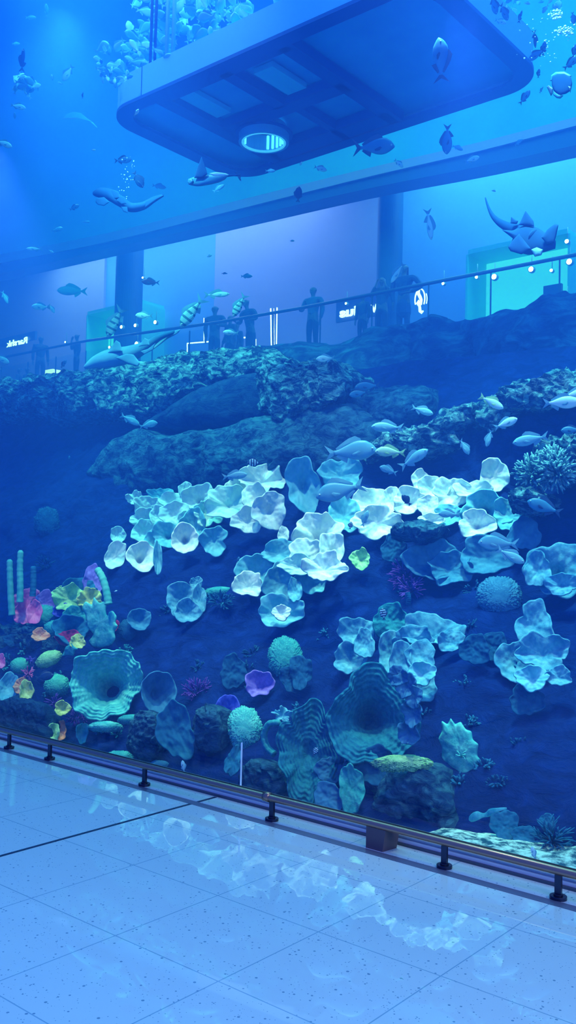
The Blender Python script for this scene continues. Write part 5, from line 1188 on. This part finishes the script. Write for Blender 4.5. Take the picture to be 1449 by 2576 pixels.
# bubbles
M_bub = plain('bubble', (.8, 1, 1), .15, 0, .8)
def bubbles(n, cx, cy, rx, ry, Y, lab, seed, r0=.012):
    rs = random.Random(seed); V = []; F = []; c = at(cx, cy, Y)
    for i in range(n):
        a = rs.uniform(0, 6.28); q = rs.random() ** .7; p = at(cx + rx * q * math.cos(a), cy + ry * q * math.sin(a), Y + rs.uniform(-.3, .3)) - c; r = r0 * rs.uniform(.4, 1.2)
        bm = bmesh.new(); bmesh.ops.create_icosphere(bm, subdivisions=1, radius=r); k = len(V); V += [v.co + p for v in bm.verts]; F += [tuple(v.index + k for v in f.verts) for f in bm.faces]; bm.free()
    o = mesh('air_bubbles', V, F, M_bub); o.location = c; tag(o, lab, 'bubbles', kind='stuff')
bubbles(70, 1398, 36, 18, 14, 8.5, 'cluster of shining air bubbles high in the bright corner', 1)
bubbles(70, 1420, 78, 24, 14, 8.5, 'second cluster of air bubbles under the first', 2)
bubbles(50, 1380, 110, 90, 70, 8.5, 'loose air bubbles drifting around the dusky fish', 3, .009)
bubbles(40, 318, 440, 24, 60, 8.5, 'thin trail of air bubbles above the spotted shark', 4, .010)
# ================================================================== SUSPENDED PLATFORM
ZP = 8.2; PX0, PX1, PY0, PY1 = -11.25, -5.38, 8.72, 11.85; RC = .62; HH = .47
def rrect(x0, x1, y0, y1, r, seg=10):
    P = []
    for cx, cy, a0 in ((x1 - r, y1 - r, 0), (x0 + r, y1 - r, 90), (x0 + r, y0 + r, 180), (x1 - r, y0 + r, 270)):
        for i in range(seg + 1):
            a = math.radians(a0 + 90 * i / seg); P.append((cx + r * math.cos(a), cy + r * math.sin(a)))
    return P
def ringmesh(name, outer, inner, z0, z1, mat, parent):
    n = len(outer); V = [(x, y, z0) for x, y in outer] + [(x, y, z0) for x, y in inner] + [(x, y, z1) for x, y in outer] + [(x, y, z1) for x, y in inner]; F = []
    for i in range(n):
        j = (i + 1) % n; F += [(i, i + n, j + n, j), (2 * n + i, 2 * n + j, 3 * n + j, 3 * n + i), (i, j, 2 * n + j, 2 * n + i), (n + i, 3 * n + i, 3 * n + j, n + j)]
    o = mesh(name, V, F, mat, None, False); o.parent = parent; o.matrix_parent_inverse = parent.matrix_world.inverted(); return o
M_hull = plain('hull_blue', (.22, .48, .95), .45); M_rim = plain('rim_dark', (.004, .05, .30), .6); M_under = noisy('underside_blue', (.03, .36, .85), (.05, .42, .92), 1.5, 3, .7, .1); M_patch = plain('underside_plate', (.10, .55, .85), .5)
pl = empty('suspended_platform', Vector(((PX0 + PX1) / 2, (PY0 + PY1) / 2, ZP)), 'large rounded rectangular platform hanging overhead in the tank with a lit round hatch', 'platform')
def pp(o): o.parent = pl; o.matrix_parent_inverse = pl.matrix_world.inverted(); return o
S0 = rrect(PX0, PX1, PY0, PY1, RC); S1 = rrect(PX0 + .05, PX1 - .05, PY0 + .05, PY1 - .05, RC - .05)
ringmesh('hull_side', S0, S1, ZP + .03, ZP + HH, M_hull, pl)
ringmesh('rim', rrect(PX0 - .01, PX1 + .01, PY0 - .01, PY1 + .01, RC), rrect(PX0 + .26, PX1 - .26, PY0 + .22, PY1 - .22, RC - .22), ZP - .02, ZP + .03, M_rim, pl)
n = len(S1); pp(mesh('deck', [(x, y, ZP + .16) for x, y in S1] + [(x, y, ZP + .2) for x, y in S1], [tuple(range(n))[::-1], tuple(range(n, 2 * n))] + [(i, (i + 1) % n, n + (i + 1) % n, n + i) for i in range(n)], M_under, None, False))
for x0, x1, y0, y1 in ((-7.85, -7.62, PY0 + .2, PY1 - .2), (-10.25, -10.0, PY0 + .2, PY1 - .2), (-10.05, -7.7, 10.15, 10.42), (-8.75, -8.62, 10.4, PY1 - .2), (-8.95, -8.75, PY0 + .2, 10.2), (-10.05, -7.7, PY0 + .2, PY0 + .34), (-10.1, -7.7, 11.25, 11.7)):
    pp(box('crossbar', (x0, y0, ZP - .01), (x1, y1, ZP + .14), M_rim))
pp(box('vent_plate', (-9.95, 9.1, ZP + .06), (-9.65, 9.95, ZP + .13), M_patch)); pp(box('vent_plate', (-8.6, 9.3, ZP + .05), (-8.25, 10.05, ZP + .13), M_patch)); pp(box('vent_plate', (-8.62, 9.1, ZP + .08), (-7.95, 9.16, ZP + .12), M_rim))
pp(box('hull_seam', (at(356, 220, PY0).x - .008, PY0 - .004, ZP + .02), (at(356, 220, PY0).x + .008, PY0 + .01, ZP + HH), M_rim)); pp(box('hull_seam', (at(916, 30, PY0).x - .008, PY0 - .004, ZP + .02), (at(916, 30, PY0).x + .008, PY0 + .01, ZP + HH), M_rim))
# hatch
hc = atz(664, 338, ZP - .02); ra, rb = .40, .345
def circle(r, n=40): return [(hc.x + r * math.cos(2 * PI * i / n), hc.y + r * math.sin(2 * PI * i / n)) for i in range(n)]
hr = ringmesh('hatch_ring', circle(.40), circle(.355), ZP - .16, ZP - .02, M_hull, pl)
lip = ringmesh('hatch_lip', circle(.46), circle(.36), ZP - .035, ZP - .012, M_rim, pl)
M_hatch = emis('hatch_glow', (.10, .62, 1), 2.2)
wl = ringmesh('hatch_wall', circle(.352), circle(.33), ZP - .14, ZP + .12, M_hull, pl)
for a in (200, 262, 330, 20, 40): 
    x, y = hc.x + .322 * math.cos(math.radians(a)), hc.y + .322 * math.sin(math.radians(a)); pp(box('hatch_light', (x - .014, y - .014, ZP - .13), (x + .014, y + .014, ZP + .10), M_hatch))
for a in (60, 75, 90, 105, 120):
    x, y = hc.x + .322 * math.cos(math.radians(a)), hc.y + .322 * math.sin(math.radians(a)); pp(box('hatch_light', (x - .016, y - .014, ZP - .12), (x + .016, y + .014, ZP + .10), M_hatch))
ringmesh('hatch_sill', circle(.352), circle(.325), ZP - .165, ZP - .135, emis('sill_glow', (.08, .5, .9), .9), pl)
# hangers above the deck
for px, py, w in ((377, 180, .022), (388, 180, .022), (418, 160, .03), (434, 160, .03), (770, 10, .03)):
    q = at(px, py, PY0 + .35)
    pp(tube('hanger', [(q.x, q.y, ZP + .2), (q.x + .02, q.y, 11.5)], w, M_rim if w < .025 else M_hull, None, 10))
# ================================================================== LIGHT
w = bpy.data.worlds.new('world'); sc.world = w; w.use_nodes = True
bg = w.node_tree.nodes['Background']; bg.inputs[0].default_value = (.012, .105, 1, 1); bg.inputs[1].default_value = 1.0
def area(name, loc, sx, sy, col, e, tgt=None):
    ld = bpy.data.lights.new(name, 'AREA'); ld.shape = 'RECTANGLE'; ld.size = sx; ld.size_y = sy; ld.color = col; ld.energy = e
    o = bpy.data.objects.new(name, ld); C.objects.link(o); o.location = loc
    d = (Vector(tgt) if tgt else Vector(loc) - Vector((0, 0, 1))) - Vector(loc); o.rotation_euler = d.to_track_quat('-Z', 'Y').to_euler(); return o
def spot(name, loc, tgt, col, e, ang, r=.15, blend=.7):
    ld = bpy.data.lights.new(name, 'SPOT'); ld.color = col; ld.energy = e; ld.spot_size = math.radians(ang); ld.spot_blend = blend; ld.shadow_soft_size = r
    o = bpy.data.objects.new(name, ld); C.objects.link(o); o.location = loc; d = Vector(tgt) - Vector(loc); o.rotation_euler = d.to_track_quat('-Z', 'Y').to_euler(); return o
CY = (.85, .84, 1)
area('tank_surface_lamp_1', (-9, 9.2, 15.5), 20, 9, (.14, .45, 1), 5500)
area('tank_surface_lamp_2', (-6, 15, 15.5), 5, 4, (.2, .7, 1), 250)
spot('tank_spot_7', (-15.5, 11.0, 12.5), (-15.5, 11.5, 3), (.4, .8, 1), 2600, 100, .5)
spot('tank_spot_1', (-6.0, 5.2, 9.5), (-6.3, 7.3, 2.0), CY, 2900, 36)
spot('tank_spot_2', (-3.2, 5.2, 9.5), (-4.2, 7.3, 2.0), CY, 2900, 38)
spot('tank_spot_3', (-9, 5.5, 10), (-9.5, 9.2, 4.0), (.3, .78, 1), 5200, 50)
spot('tank_spot_4', (-3.5, 6.0, 10), (-3.2, 8.6, 3.3), (.3, .78, 1), 5200, 50)
spot('tank_spot_5', (-8.0, 4.9, 5.5), (-8.0, 6.2, .4), (.8, .9, .85), 850, 56)
spot('school_fill_spot', (-10, 5.2, 12.5), (-10.2, 9.6, 8.6), (.5, .80, 1), 650, 60)  # unseen spot added to brighten the fish school and platform side
spot('tank_spot_6', (-2.8, 4.9, 5), (-2.9, 5.6, -.2), CY, 260, 50)
area('reflected_gallery_lamp_1', (-24, 20.5, 13), 14, 2, (.30, .32, 1), 1500)
area('reflected_gallery_lamp_2', (-9, 20.5, 13), 10, 2, (.2, .5, 1), 1100)
area('mall_floor_fill', (3.2, 2.0, 4.6), 4, 4, (.46, .62, .85), 300, (-1.5, 2.5, 0))  # unseen fill added to lift red and green on the mall floor
sc.view_settings.view_transform = 'Standard'; sc.view_settings.look = 'None'; sc.view_settings.exposure = 0; sc.view_settings.gamma = 1
sc.view_settings.use_curve_mapping = False
cy = sc.cycles
cy.max_bounces = 6; cy.diffuse_bounces = 2; cy.glossy_bounces = 3; cy.transmission_bounces = 2; cy.volume_bounces = 0; cy.transparent_max_bounces = 16
cy.use_adaptive_sampling = True; cy.adaptive_threshold = .05; cy.adaptive_min_samples = 16
cy.use_denoising = True; cy.caustics_reflective = False; cy.caustics_refractive = False; cy.sample_clamp_indirect = 4
